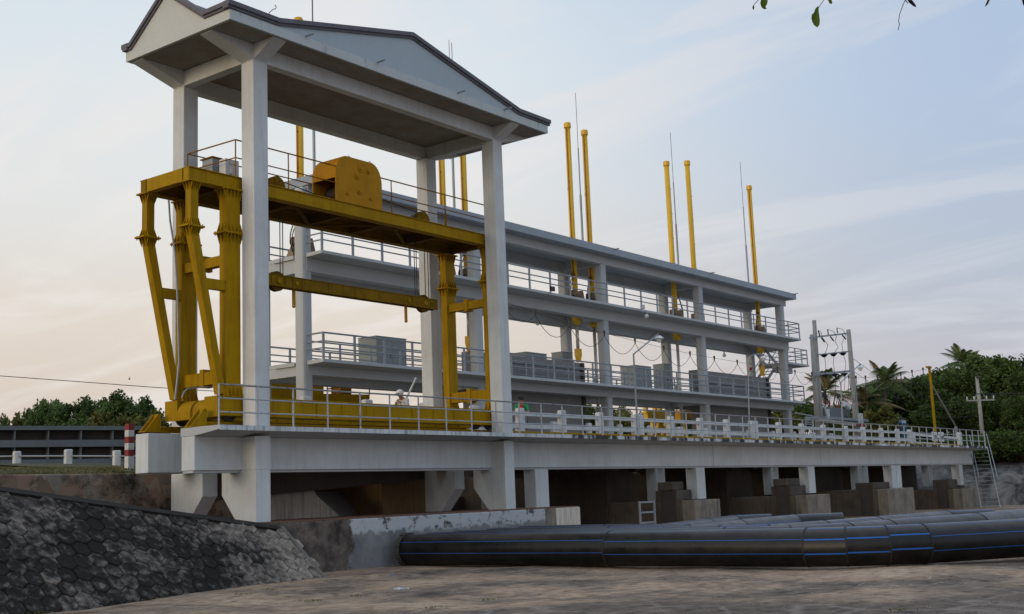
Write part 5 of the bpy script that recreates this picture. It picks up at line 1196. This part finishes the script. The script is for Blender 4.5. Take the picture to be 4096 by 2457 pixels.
# put the panel on a vertical plane seen nearly square on
A = atd(-900, 518, 44.9); Bp = atd(2140, 520, 50)
xd = Vector((Bp.x-A.x, Bp.y-A.y, 0)).normalized(); nd = Vector((xd.y, -xd.x, 0))     # nd points towards the viewer
if nd.dot(CAM-A) < 0: nd = -nd
L_ = (Vector((Bp.x, Bp.y, 0))-Vector((A.x, A.y, 0))).length
ztop = A.z*.5+Bp.z*.5; hgt = 1.60
base = Vector((A.x, A.y, ztop-hgt))
sg_ = thing('stop_log_gate', 'long blue grey ribbed steel stop log panel standing behind the roadside posts', 'gate panel', base)
def pbox(mb, u0, u1, w0, w1, z0, z1):
    P_ = lambda u, w, z: base+xd*u+nd*w+Vector((0, 0, z))
    mb.hexa([P_(u0, w0, z0), P_(u1, w0, z0), P_(u1, w1, z0), P_(u0, w1, z0)], [P_(u0, w0, z1), P_(u1, w0, z1), P_(u1, w1, z1), P_(u0, w1, z1)])
b = B(); pbox(b, 0, L_, -.05, 0, 0, hgt); b.build('skin_plate', 'gateleafdark', sg_)
for z0, z1 in ((hgt-.16, hgt), (.78, 1.05), (0, .30)):
    b = B(); pbox(b, 0, L_, .45, .48, z0, z1); pbox(b, 0, L_, .003, .449, z1-.02, z1); b.build('flange_beam', 'gateleaf', sg_)
k = 0; u = .35
while u < L_: 
    b = B(); pbox(b, u, u+.03, .003, .447, .30, hgt-.18); b.build('rib', 'gateleaf', sg_); u += 1.25
# kerb of the road
b = B(); P2 = lambda u, w, z: base+xd*u+nd*w+Vector((0, 0, z))
pbox(b, -10, L_+1, -3, 2.2, -.3, -.12); o = b.build('road', bank_mat('road_surface', (.07, .07, .07), (.11, .105, .10), (.16, .15, .14))); tag(o, kind='structure')
# white roadside posts
def rpost(a0, a1, ct, cb, lab):
    wpx = (a1-a0)*.3032; d = 30.0*F/4096/ (wpx)*4096/F if False else None
    d = .34*F/wpx; d = min(d, 56)
    pt = dep(*q_l((a0+a1)/2, ct), 41); pb = dep(*q_l((a0+a1)/2, cb), 41)
    t = thing('roadside_post', lab, 'post', pb, 'white posts along the road')
    b = B(); w = (a1-a0)*.3032/F*41/2; h = pt.z-pb.z+.3
    c = Vector((pb.x, pb.y, pb.z-.25)); uu = (xd*math.cos(.0)); b.hexa([c-uu*w-nd*w, c+uu*w-nd*w, c+uu*w+nd*w, c-uu*w+nd*w], [c-uu*w-nd*w+Vector((0, 0, h)), c+uu*w-nd*w+Vector((0, 0, h)), c+uu*w+nd*w+Vector((0, 0, h)), c-uu*w+nd*w+Vector((0, 0, h))])
    b.build('shaft', 'postwhite', t, bevel=.04)
    return pb, pt
ends = []
for (a0, a1, ct, cb, lab) in ((172, 266, 862, 1085, 'leftmost white concrete roadside post on the grassy bank'), (850, 945, 836, 1040, 'middle white concrete roadside post on the grassy bank'), (1492, 1585, 850, 1010, 'white concrete roadside post nearest the red and white marker')):
    ends.append(rpost(a0, a1, ct, cb, lab))
b = B(); pts = [dep(*q_l(a, c), 41) for a, c in ((-700, 925), (215, 908), (895, 905), (1540, 908), (2000, 905))]; b.path(pts, .028)
o = b.build('guard_pipe', 'steel'); tag(o, 'thin grey guard pipe running through the white roadside posts', 'pipe rail')
# red and white marker post
pt = dep(*q_l(1700, 475), 36.5); pb = dep(*q_l(1705, 995), 36.5)
t = thing('marker_post', 'square marker post painted in red and white bands beside the girder end', 'marker post', pb)
ww = 120*.3032/F*36.5/2*.72; hb = (pt.z-pb.z)/6
for k in range(6):
    b = B(); z0 = pb.z+k*hb-(.4 if k == 0 else 0); z1 = pb.z+(k+1)*hb
    ua = Vector((1, 0, 0)); ub = Vector((0, 1, 0))
    c = Vector((pb.x, pb.y, 0)); b.hexa([c-ua*ww-ub*ww+Vector((0, 0, z0)), c+ua*ww-ub*ww+Vector((0, 0, z0)), c+ua*ww+ub*ww+Vector((0, 0, z0)), c-ua*ww+ub*ww+Vector((0, 0, z0))], [c-ua*ww-ub*ww+Vector((0, 0, z1)), c+ua*ww-ub*ww+Vector((0, 0, z1)), c+ua*ww+ub*ww+Vector((0, 0, z1)), c-ua*ww+ub*ww+Vector((0, 0, z1))])
    b.build('red_band' if k % 2 else 'white_band', 'red' if k % 2 else 'postwhite', t)
# overhead wire at left and a bird
b = B(); pts = [dep(px, py, 70) for px, py in ((-200, 1492), (0, 1504), (300, 1526), (620, 1550), (920, 1569), (1300, 1590))]; b.path(pts, .022, n=5)
o = b.build('overhead_wire', 'wire'); tag(o, 'single thin overhead wire crossing the sky at left', 'wire')
p = dep(517, 1517, 60); b = B(); b.sphere(p, .045, 8, 5, (1.6, .6, .6)); b.add([p, p+Vector((.06, .03, .01)), p+Vector((.01, .07, .15)), p, p+Vector((.06, .03, -.01)), p+Vector((.02, -.06, .13))], [(0, 1, 2), (3, 4, 5)])
o = b.build('bird', 'black'); tag(o, 'tiny dark bird flying above the overhead wire', 'bird')

# second yellow gantry upstream, seen below the lower platform
t = thing('maintenance_gantry', 'dark yellow maintenance gantry with thin rails seen under the hoist platform at left', 'gantry', (36, 40, 5))
y = 40.0
q6g = lambda a, c: on(1080+a*.2425, 1530+c*.2425, 'y', y)
pa = [q6g(*c) for c in ((-250, 170), (1645, 200), (1645, 262), (1590, 370), (1400, 360), (1100, 330), (-250, 310))]
B().prism([(p.x, p.z) for p in pa], 'y', y, y+.5).build('main_beam', 'yellow', t)
pa = [q6g(*c) for c in ((-250, 0), (910, 20), (910, 190), (-250, 190))]
B().prism([(p.x, p.z) for p in pa], 'y', y+.1, y+1.4).build('machine_house', 'yellow', t)
pa = [q6g(*c) for c in ((1190, 40), (1370, 50), (1370, 190), (1190, 185))]
B().prism([(p.x, p.z) for p in pa], 'y', y+.1, y+.7).build('motor', 'rust', t)
for u in (945, 1020, 1640): a = q6g(u, 40); c = q6g(u, 200); B().tube(a, c, .035, n=6).build('rail_post', 'rust', t)
B().tube(q6g(940, 110), q6g(1200, 75), .03, n=6).build('rail', 'rust', t)
for u in (1210, 1400): a = q6g(u, 300); B().bar(a, a+Vector((.25, 0, -2.4)), .2, .2).build('strut', 'yellow', t)
for x in (32.5, 42): B().box(x, x+.4, y, y+.5, 2.5, 5.0).build('strut', 'yellow', t)
t = thing('lattice_gantry', 'orange yellow lattice gantry legs seen through the third bay above the balustrade', 'gantry', (63, 40, 4))
q3g = lambda a, c, yy=39.5: on(2450+a*.2022, 1560+c*.2022, 'y', yy)
for a, c, w in (((650, 460), (1140, 450), .0), ((660, 530), (1000, 560), 0)):
    B().bar(q3g(a[0], a[1]), q3g(c[0], c[1]), .3, .35).build('cross_member', 'yellowbright', t)
for a, c in (((790, 530), (800, 880)), ((955, 500), (870, 900)), ((870, 560), (1090, 900)), ((1115, 470), (1000, 900)), ((655, 330), (655, 470)), ((835, 330), (835, 470)), ((940, 350), (945, 470)), ((1100, 370), (1105, 470)), ((1360, 560), (1480, 900)), ((1660, 560), (1660, 900))):
    B().bar(q3g(*a), q3g(*c), .22, .22).build('lattice_leg', 'yellowbright', t)
B().prism([(q3g(*c).x, q3g(*c).z) for c in ((1350, 400), (1730, 410), (1730, 560), (1450, 560), (1350, 640))], 'y', 39.5, 40.2).build('bracket_box', 'orange', t)
# supports for the gantries
o = B().box(40, 82, 39.3, 42, 1.0, 3.6).build('upstream_walkway', 'oldcon'); tag(o, 'low concrete walkway on the upstream side behind the hoist house', 'walkway')

# ================================================================== PEOPLE
def body(name, joints, edges, radii, mat, parent):
    me = bpy.data.meshes.new(name); me.from_pydata([tuple(j) for j in joints], edges, []); o = bpy.data.objects.new(name, me); COL.objects.link(o)
    me.materials.append(M[mat]); sk = o.modifiers.new('skin', 'SKIN'); sk.use_smooth_shade = True
    me.skin_vertices  # created by the modifier
    for i, r in enumerate(radii):
        r = r if isinstance(r, tuple) else (r, r); me.skin_vertices[0].data[i].radius = r
    me.skin_vertices[0].data[0].use_root = True
    s = o.modifiers.new('subsurf', 'SUBSURF'); s.levels = 1; s.render_levels = 2
    if parent: o.parent = parent
    return o
def person(label, loc, yaw, pose, shirt, trousers, hat=None, headdir=(1, 0, -.2)):
    """pose: dict of joint positions in a local frame, x forward, y left, z up"""
    t = thing('person', label, 'person', loc); t.rotation_euler = (0, 0, yaw)
    J = pose; V = lambda k: Vector(J[k])
    ch = V('chest'); pv = V('pelvis'); nk = V('neck'); hd = V('head')
    # skin: head-neck, arms with hands, legs as one continuous figure
    js = []; ed = []; rd = []
    def a(p, r, par=None): js.append(Vector(p)); rd.append(r); i = len(js)-1
    def add(p, r, par):
        js.append(Vector(p)); rd.append(r); i = len(js)-1
        if par is not None: ed.append((par, i))
        return i
    ip = add(pv, (.15, .12), None); ic = add(ch, (.16, .12), ip); inn = add(nk, .06, ic); ih0 = add(nk.lerp(hd, .55), .075, inn); ih = add(hd, (.095, .10), ih0); add(hd+(hd-nk).normalized()*.08, .07, ih)
    for s in ('l', 'r'):
        sh = add(V('sh_'+s), .065, ic); el = add(V('el_'+s), .045, sh); wr = add(V('wr_'+s), .032, el)
        d = (V('wr_'+s)-V('el_'+s)).normalized(); pm = add(V('wr_'+s)+d*.06, (.038, .02), wr)
        sd = d.orthogonal().normalized()
        for k in range(4):
            b0 = add(V('wr_'+s)+d*.11+sd*(k-1.5)*.02, .010, pm); add(V('wr_'+s)+d*(.16-.01*abs(k-1.3))+sd*(k-1.5)*.021, .008, b0)
        add(V('wr_'+s)+d*.09+sd*.05, .010, pm)
        hp = add(V('hip_'+s), .095, ip); kn = add(V('kn_'+s), .065, hp); an = add(V('an_'+s), .042, kn); add(V('an_'+s)+Vector((.16, 0, -.03)), .04, an)
    body('body', js, ed, rd, 'skin', t)
    js = []; ed = []; rd = []
    ip = add(pv+Vector((0, 0, .02)), (.175, .135), None); im = add(pv.lerp(ch, .5), (.165, .13), ip); ic = add(ch, (.185, .14), im); add(ch.lerp(nk, .6), .09, ic)
    for s in ('l', 'r'):
        sh = add(V('sh_'+s), .085, ic); el = add(V('sh_'+s).lerp(V('el_'+s), 1.0 if shirt == 'clothwhite' else .8), .062, sh)
        if shirt == 'clothwhite': add(V('el_'+s).lerp(V('wr_'+s), .9), .045, el)
    body('shirt', js, ed, rd, shirt, t)
    js = []; ed = []; rd = []
    ip = add(pv, (.18, .14), None)
    for s in ('l', 'r'):
        hp = add(V('hip_'+s), .11, ip); kn = add(V('kn_'+s), .082, hp); add(V('kn_'+s).lerp(V('an_'+s), .92), .06, kn)
    body('trousers', js, ed, rd, trousers, t)
    f = Vector(headdir).normalized(); sdv = f.cross(Vector((0, 0, 1))).normalized()
    hb = B(); hb.sphere(hd+f*.10+Vector((0, 0, -.01)), .018); hb.sphere(hd+f*.085+sdv*.035+Vector((0, 0, .03)), .012); hb.sphere(hd+f*.085-sdv*.035+Vector((0, 0, .03)), .012)
    hb.build('face', 'skin', None).parent = t
    if hat == 'helmet':
        h = B(); h.sphere(hd+Vector((0, 0, .07)), .135, 16, 8, (1.1, 1, .85)); h.build('helmet', 'whiteplastic', None, smooth=True).parent = t
        h = B(); c = hd+Vector((0, 0, .06))+f*.14; h.hexa([c-sdv*.09-Vector((0, 0, .01)), c+sdv*.09-Vector((0, 0, .01)), c+sdv*.05+f*.09-Vector((0, 0, .02)), c-sdv*.05+f*.09-Vector((0, 0, .02))], [c-sdv*.09+Vector((0, 0, .01)), c+sdv*.09+Vector((0, 0, .01)), c+sdv*.05+f*.09+Vector((0, 0, -.005)), c-sdv*.05+f*.09+Vector((0, 0, -.005))])
        h.build('visor', 'black', None).parent = t
    elif hat == 'cap':
        h = B(); h.sphere(hd+Vector((0, 0, .06)), .12, 14, 7, (1.05, 1, .8)); h.build('cap', 'hair', None, smooth=True).parent = t
        h = B(); c = hd+Vector((0, 0, .05))+f*.12; h.hexa([c-sdv*.08, c+sdv*.08, c+sdv*.06+f*.09, c-sdv*.06+f*.09], [c-sdv*.08+Vector((0, 0, .015)), c+sdv*.08+Vector((0, 0, .015)), c+sdv*.06+f*.09+Vector((0, 0, .01)), c-sdv*.06+f*.09+Vector((0, 0, .01))])
        h.build('cap_peak', 'black', None).parent = t
    else:
        h = B(); h.sphere(hd+Vector((-.02, 0, .04)), .118, 14, 7, (1, 1, .95)); h.build('hair', 'hair', None, smooth=True).parent = t
    return t
stoop = dict(pelvis=(-.15, 0, .92), chest=(.12, 0, 1.22), neck=(.22, 0, 1.34), head=(.30, 0, 1.44), sh_l=(.13, .19, 1.24), sh_r=(.13, -.19, 1.24), el_l=(.30, .26, 1.02), el_r=(.22, -.30, 1.0), wr_l=(.42, .10, 1.16), wr_r=(.38, -.12, 1.12),
             hip_l=(-.15, .1, .88), hip_r=(-.15, -.1, .88), kn_l=(-.02, .12, .48), kn_r=(-.1, -.12, .48), an_l=(-.1, .13, .08), an_r=(-.18, -.13, .08))
p = on(1618, 1640, 'y', 28.5)
tp_ = on(1610, 1560, 'y', 28.5)
person('person stooping in a white helmet and white long sleeved shirt, carrying a pale pole', (tp_.x+.1, 28.5, tp_.z-1.62), R(190), stoop, 'clothwhite', 'clothdark', 'helmet')
a = on(1630, 1585, 'y', 28.35); c = on(1664, 1512, 'y', 28.35); dd = (c-a)
o = B().tube(a-dd*.8, c, .035, n=8).build('pole', 'postwhite'); tag(o, 'pale pole resting over the shoulder of the person in the white helmet', 'pole')
sit = dict(pelvis=(-.1, 0, .80), chest=(.02, 0, 1.18), neck=(.05, 0, 1.36), head=(.08, 0, 1.50), sh_l=(.02, .2, 1.26), sh_r=(.02, -.2, 1.26), el_l=(.12, .28, .98), el_r=(.12, -.28, .98), wr_l=(.36, .24, .98), wr_r=(.36, -.24, .98),
           hip_l=(-.08, .1, .76), hip_r=(-.08, -.1, .76), kn_l=(.34, .16, .66), kn_r=(.34, -.16, .66), an_l=(.28, .16, .26), an_r=(.28, -.16, .26))
p = on(2085, 1590, 'y', 28.9); rz_ = p.z-1.60
person('person in a dark cap, green sleeves and red front, riding a motorbike behind the balustrade', (p.x, 28.9, rz_), R(215), sit, 'clothgreen', 'clothdark', 'cap')
b = B(); px_p = Vector((p.x, 28.9, rz_))
cy, sy = math.cos(R(215)), math.sin(R(215))
Lc = lambda x, y, z: Vector((px_p.x+x*cy-y*sy, px_p.y+x*sy+y*cy, px_p.z+z))
mbk = thing('motorbike', 'dark motorbike with silver front ridden behind the white balustrade', 'motorbike', Lc(.1, 0, 0))
for x in (.72, -.58):
    w = B(); axd = (Lc(0, 1, 0)-Lc(0, 0, 0)).normalized(); c = Lc(x, 0, .29)
    ring = []; n = 18; ux = (Lc(1, 0, 0)-Lc(0, 0, 0)).normalized()
    for i in range(n):
        a0_ = 2*math.pi*i/n; a1_ = 2*math.pi*(i+1)/n; w.tube(c+(ux*math.cos(a0_)+Vector((0, 0, 1))*math.sin(a0_))*.25, c+(ux*math.cos(a1_)+Vector((0, 0, 1))*math.sin(a1_))*.25, .045, n=6)
    w.tube(c-axd*.05, c+axd*.05, .06, n=10); 
    for i in range(6):
        a0_ = i*math.pi/3; w.tube(c, c+(ux*math.cos(a0_)+Vector((0, 0, 1))*math.sin(a0_))*.23, .012, n=4)
    w.build('wheel', 'black', mbk)
b = B(); b.hexa([Lc(-.6, -.1, .45), Lc(-.6, .1, .45), Lc(.2, .1, .4), Lc(.2, -.1, .4)], [Lc(-.65, -.12, .72), Lc(-.65, .12, .72), Lc(.15, .12, .7), Lc(.15, -.12, .7)]); b.build('seat_body', 'clothdark', mbk, bevel=.03)
b = B(); b.hexa([Lc(.35, -.2, .35), Lc(.35, .2, .35), Lc(.45, .05, .3), Lc(.45, -.05, .3)], [Lc(.45, -.22, .9), Lc(.45, .22, .9), Lc(.58, .06, .85), Lc(.58, -.06, .85)]); b.build('front_shield', 'steel', mbk, bevel=.03)
b = B(); b.tube(Lc(.72, 0, .29), Lc(.5, 0, 1.0), .03); b.tube(Lc(.46, -.3, 1.0), Lc(.46, .3, 1.0), .02); b.build('fork', 'steel', mbk)
B().sphere(Lc(.62, 0, .88), .09).build('headlight', 'whiteplastic', mbk, smooth=True)
red_ = B(); red_.sphere(Lc(.13, 0, 1.14), .13, 10, 6, (.6, .9, 1.3)); 
o = red_.build('red_bib', 'clothred', None, smooth=True); tag(o, 'red scarf on the chest of the motorbike rider', 'scarf')
bend = dict(pelvis=(0, 0, .95), chest=(.18, 0, 1.30), neck=(.28, 0, 1.44), head=(.36, 0, 1.50), sh_l=(.2, .2, 1.34), sh_r=(.2, -.2, 1.34), el_l=(.28, .3, 1.08), el_r=(.28, -.3, 1.08), wr_l=(.42, .22, .9), wr_r=(.42, -.22, .9),
            hip_l=(0, .1, .9), hip_r=(0, -.1, .9), kn_l=(.03, .12, .5), kn_r=(.03, -.12, .5), an_l=(-.05, .13, .08), an_r=(-.05, -.13, .08))
p = on(3614, 1700, 'y', 29.0)
h_ = on(3612, 1672, 'y', 29.0)
t = person('person in a teal football shirt numbered 10, seen from behind', (h_.x, 29.0, h_.z-1.56), R(35), bend, 'clothblue', 'clothblue')
lettering('shirt_number', '10', .3, 'whiteplastic', t, Matrix.Translation((-.02, 0, 1.28)) @ Matrix.Rotation(R(-90), 4, 'Z') @ Matrix.Rotation(R(63), 4, 'X'))

# ================================================================== TREES
def crown_mesh(seed, rx, rz, nclump, nleaf, leaf, hollow=.35, trunk_h=2.5, flat=False):
    r = random.Random(seed); b = B(); cl = []
    lobes = [(Vector((0, 0, .30)), .62), (Vector((.1, -.1, .0)), .7)]
    for i in range(12):
        a = 2*math.pi*i/12+r.uniform(-.4, .4); e = r.uniform(-.6, 1.25); lobes.append((Vector((math.cos(a)*math.cos(e), math.sin(a)*math.cos(e), math.sin(e)))*r.uniform(.5, .68), r.uniform(.28, .42)))
    for i in range(nclump):
        c_, rr_ = r.choice(lobes); v = Vector((r.gauss(0, 1), r.gauss(0, 1), r.gauss(0, 1))).normalized()*rr_*r.uniform(.3, 1.0)+c_
        cl.append((Vector((v.x*rx, v.y*rx, trunk_h+rz+v.z*rz)), r.uniform(.11, .25)*rx))
    for c, s in cl:
        for k in range(nleaf):
            d = Vector((r.gauss(0, 1), r.gauss(0, 1), r.gauss(0, .8))); d = d.normalized()*s*r.random()**.45
            p = c+d; a = Vector((r.gauss(0, 1), r.gauss(0, 1), r.gauss(0, .6))).normalized()*leaf*r.uniform(.6, 1.3); q = a.cross(Vector((r.gauss(0, 1), r.gauss(0, 1), r.gauss(0, 1)))).normalized()*leaf*.5
            b.add([p-a*.5, p+q*.6, p+a*.6, p-q*.6], [(0, 1, 2, 3)])
    return b, cl
def tree_proto(name, seed, rx, rz, nclump, nleaf, leaf, mat, trunk_h=2.5):
    b, cl = crown_mesh(seed, rx, rz, nclump, nleaf, leaf, trunk_h=trunk_h); r = random.Random(seed+1)
    t = bpy.data.objects.new(name, None); COL.objects.link(t)
    b.build('crown', mat, None, fix=False).parent = t
    tk = B(); top = Vector((0, 0, trunk_h+rz*.6)); tk.tube((0, 0, -.6), (.05*rx, 0, trunk_h), .09*rx**.7, .06*rx**.7, n=8); tk.tube((.05*rx, 0, trunk_h), top, .06*rx**.7, .03, n=7)
    for c, s in cl[::3]:
        st = Vector((.05*rx, 0, trunk_h*r.uniform(.7, 1.2))); m_ = st.lerp(c, .5)+Vector((0, 0, -.2)); tk.tube(st, m_, .05, .035, n=5); tk.tube(m_, c, .035, .012, n=5)
    tk.build('trunk', 'bark', None).parent = t
    return t
protos = {}
for i, (rx, rz, nc, nl, lf, mat, th_) in enumerate(((3.0, 2.6, 70, 110, .30, 'leafmid', 2.2), (3.4, 3.4, 100, 110, .32, 'leafmid', 1.6), (2.6, 2.2, 40, 100, .26, 'leafmid', 2.4), (4.0, 3.6, 130, 110, .34, 'leafdark', 1.5), (3.6, 4.0, 120, 110, .32, 'leafdark', 1.2), (2.6, 2.0, 60, 90, .3, 'leafyellow', .6), (2.2, 1.5, 50, 90, .26, 'leafyellow', .4), (4.2, 1.7, 120, 120, .30, 'leafdark', -.5))):
    protos[i] = tree_proto('tree', 30+i, rx, rz, nc, nl, lf, mat, th_)
used = set()
def put(i, loc, sc, rz, label, cat='tree', group=None, name='tree'):
    o = protos[i]
    if i in used:
        c = o.copy(); COL.objects.link(c)
        for ch in o.children: d = ch.copy(); COL.objects.link(d); d.parent = c
        o = c
    used.add(i)
    o.name = name; o.location = loc; o.scale = (sc, sc, sc); o.rotation_euler = (0, 0, rz)
    for k in ('group',):
        if k in o: del o[k]
    o['label'] = label; o['category'] = cat
    if group: o['group'] = group
    return o
def ptree(i, px, base_py, top_py, d, lab, **k):
    """stand a tree at distance d with its top at the measured height"""
    pb = dep(px, base_py, d); pt = dep(px, top_py, d)
    H = {0: 7.4, 1: 8.4, 2: 6.8, 3: 8.7, 4: 9.2, 5: 4.6, 6: 3.4, 7: 3.1}[i]
    gz = 2.9 if i == 7 else 3.5
    o = put(i, (pb.x, pb.y, gz), (1.12 if px > 700 else 1.12)*max(.4, (pt.z-gz)/H), rnd.uniform(0, 6), lab, **k); w_ = (.8 if i in (5, 6) else .42 if px < 150 else .62 if i == 2 else .78) if px < 700 else 1.0; o.scale = (o.scale[0]*w_, o.scale[1]*w_, o.scale[2])
GL = 'trees beyond the road at left'
for (i, px, top, d, lab) in ((2, -22, 1668, 95, 'dark tree cut by the left edge of the photo'), (6, 62, 1693, 100, 'small round bush top just above the steel panel at left'), (2, 118, 1655, 92, 'small rounded tree left of the airy double tree'), (2, 178, 1620, 90, 'airy green tree with sky showing through, left of the big tree'), (2, 228, 1622, 94, 'narrow tree touching the big green tree on its left'),
                            (1, 305, 1606, 88, 'broad dense green tree in the middle of the left group'), (2, 395, 1614, 95, 'thin topped tree between the two big green trees at left'), (1, 462, 1588, 86, 'tallest green tree at left behind the marker post'), (1, 545, 1606, 90, 'green tree behind the yellow end stop at left'), (6, 430, 1680, 74, 'low yellow green bush below the tall left tree'), (5, 600, 1664, 80, 'pale bush just behind the left end of the crane')):
    ptree(i, px, 1860, top, d, lab, group=GL)
GR = 'trees on the far bank at right'
for n_, (i, px, top, d, lab) in enumerate(((3, 4090, 1452, 105, 'dark tall tree at the right edge of the photo'), (4, 4010, 1468, 112, 'dark tree right of the far utility pole'), (3, 3930, 1462, 118, 'dark tree with airy top just right of the far utility pole'), (4, 3860, 1500, 108, 'dark rounded tree behind the far utility pole'), (3, 3790, 1508, 115, 'dark tree right of the yellow post below the tall palm'), (4, 3715, 1535, 108, 'dark tree right behind the yellow post'),
                              (3, 3660, 1540, 112, 'dark tree between the person in teal and the yellow post'), (4, 3600, 1530, 118, 'dark tree behind the person in teal'), (3, 3555, 1560, 110, 'dark tree under the right palm crown'), (4, 3490, 1600, 105, 'dark tree right of the tallest concrete pole'), (5, 3520, 1640, 95, 'yellow green bush right of the transformer'), (5, 3450, 1660, 97, 'yellow green bush behind the right concrete pole'),
                              (4, 3330, 1640, 120, 'dark tree behind the transformer'), (3, 3200, 1620, 115, 'dark tree behind the right end of the lower platform'), (5, 3130, 1645, 100, 'yellow green bush below the lower platform end'), (4, 2480, 1650, 130, 'leafy tree seen through the third hoist bay'), (5, 2540, 1655, 110, 'bright bush seen through the third hoist bay'), (4, 2390, 1640, 135, 'leafy tree seen between the gate and the third column'),
                              (4, 2630, 1660, 130, 'leafy tree behind the lattice gantry'), (3, 2720, 1665, 130, 'leafy tree behind the fourth hoist column'), (3, 3390, 1640, 125, 'dark tree right behind the small palm'), (6, 3590, 1690, 92, 'low yellow green bush beside the person in teal'),
                              (2, 3945, 1440, 112, 'slender airy tree rising above the dark belt right of the palm'), (2, 4060, 1458, 108, 'slender airy treetop near the right edge'), (0, 3680, 1525, 114, 'airy treetop left of the yellow post'), (4, 4150, 1500, 100, 'dark tree partly outside the right edge'), (3, 3890, 1600, 92, 'dark lower tree left of the far utility pole'), (4, 3980, 1600, 90, 'dark lower tree right of the far utility pole'), (3, 3750, 1630, 92, 'dark lower tree under the diagonal brace'), (4, 4080, 1610, 86, 'dark lower tree at the right edge'))):
    ptree(i, px, 1800, top, d, lab, group=GR)
for n_, (px, d) in enumerate(((3250, 112), (3400, 110), (3520, 104), (3640, 100), (3740, 96), (3840, 92), (3930, 90), (4010, 88), (4090, 86), (4170, 86), (3460, 96), (3580, 94), (3890, 85), (3960, 84), (4040, 83), (4120, 82), (4180, 84))):
    ptree(7, px, 1800, 1745-8*(n_ % 3), d, 'low dark bush at the foot of the right tree belt', cat='bush', name='bush', group='bushes at the foot of the right trees')
# palms
def palm(label, px, crown_py, d, L0, n=22, seed=1, name='palm_tree'):
    r = random.Random(seed); c = dep(px, crown_py, d)
    t = thing(name, label, 'palm', (c.x, c.y, 3.4), 'coconut palms on the far bank')
    b = B(); pts = [Vector((c.x, c.y, 3.0)).lerp(c, s/6)+Vector((.25*math.sin(s), 0, 0)) for s in range(7)]; pts[-1] = c
    for i, (p, q) in enumerate(zip(pts[:-1], pts[1:])): b.tube(p, q, .17-.01*i, .16-.01*i, n=8)
    b.build('trunk', 'bark', t)
    for k in range(n):
        az = 2*math.pi*k/n+r.uniform(-.2, .2); el = r.uniform(-.1, 1.3); Lf = L0*r.uniform(.8, 1.1)
        dr = Vector((math.cos(az)*math.cos(el), math.sin(az)*math.cos(el), math.sin(el))); b = B(); sp = []
        m = 14
        for i in range(m+1):
            s = i/m; sp.append(c+dr*Lf*s+Vector((0, 0, -1.0*Lf*.42*s*s)))
        for i in range(m): b.tube(sp[i], sp[i+1], .035*(1-i/m)+.008, n=4)
        side = dr.cross(Vector((0, 0, 1))).normalized()
        for i in range(2, m+1):
            for sg2 in (-1, 1):
                for h in (0, .5):
                    if i == m and h: continue
                    s0 = sp[i] if not h else sp[i].lerp(sp[min(m, i+1)], .5); ll = Lf*.23*math.sin(math.pi*min(1, (i+h)/m*.9+.1))+.1
                    tip = s0+side*sg2*ll*.75+dr*ll*.35+Vector((0, 0, -ll*.55)); w = (sp[i]-sp[i-1]).normalized()*.05
                    b.add([s0-w, s0+w, tip], [(0, 1, 2)])
        b.build('frond', 'frond' if r.random() < .88 else 'deadfrond', t, fix=False)
palm('coconut palm just right of the concrete poles behind the transformer', 3300, 1570, 100, 3.4, seed=3)
palm('coconut palm with its crown at the end of the looping cable', 3540, 1530, 105, 3.8, seed=5)
palm('low coconut palm below the looping cable right of the concrete pole', 3470, 1610, 100, 3.2, seed=8)
palm('tallest coconut palm above the dark trees at right', 3850, 1452, 125, 3.6, seed=11)

# ================================================================== NEAR LEAVES
tw = thing('leafy_twig', 'hanging green leaves with insect holes on thin twigs at the top right', 'twig', dep(3200, -120, 4.2))
def leaf(pts, d, mat='leafnear', name='leaf'):
    P3 = [dep(x, y, d) for x, y in pts]; c = sum(P3, Vector())/len(P3)+FW*.01
    b = B(); n = len(P3); b.add(P3+[c], [(i, (i+1) % n, n) for i in range(n)]); return b.build(name, mat, tw, fix=False)
z9 = lambda a, c: (2980+a*.4511, c*.4511)
leaf([z9(*c) for c in ((650, 52), (625, 75), (612, 112), (592, 130), (588, 165), (598, 200), (615, 228), (645, 245), (662, 215), (664, 175), (655, 110))], 4.0)
leaf([z9(*c) for c in ((140, 0), (135, 35), (148, 70), (172, 84), (192, 80), (182, 60), (195, 40), (203, 5), (175, -15))], 4.2)
leaf([z9(*c) for c in ((75, 45), (65, 60), (68, 85), (78, 88), (84, 62))], 4.2)
leaf([z9(*c) for c in ((1436, -5), (1455, 25), (1490, 55), (1520, 68), (1512, 40), (1480, 0))], 3.6, 'black')
leaf([z9(*c) for c in ((735, 0), (748, 30), (765, 38), (776, 25), (765, -5))], 3.8)
leaf([z9(*c) for c in ((2150, 0), (2135, 40), (2125, 65), (2155, 40), (2175, -5))], 3.4, 'deadfrond')
leaf([z9(*c) for c in ((2455, 0), (2465, 40), (2480, 70), (2500, 30), (2490, -5))], 3.2, 'black')
for pts, d in ((((700, 0), (670, 42), (650, 75)), 4.0), (((120, 0), (90, 30), (78, 48)), 4.2), (((1420, 0), (1395, 60), (1370, 130), (1362, 190), (1370, 215), (1357, 268)), 3.6), (((1420, 0), (1445, 30)), 3.6), (((700, 0), (760, -60)), 4.0), (((120, 0), (160, -60)), 4.2)):
    b = B(); b.path([dep(*z9(*p), d) for p in pts], .0012 if len(pts) > 2 else .0015, n=5); b.build('stem', 'bark', tw)
b = B(); b.path([dep(2900, -90, 4.4), dep(3300, -60, 4.0), dep(3700, -80, 3.6), dep(4200, -60, 3.2)], .006, n=6); b.build('branch', 'bark', tw)
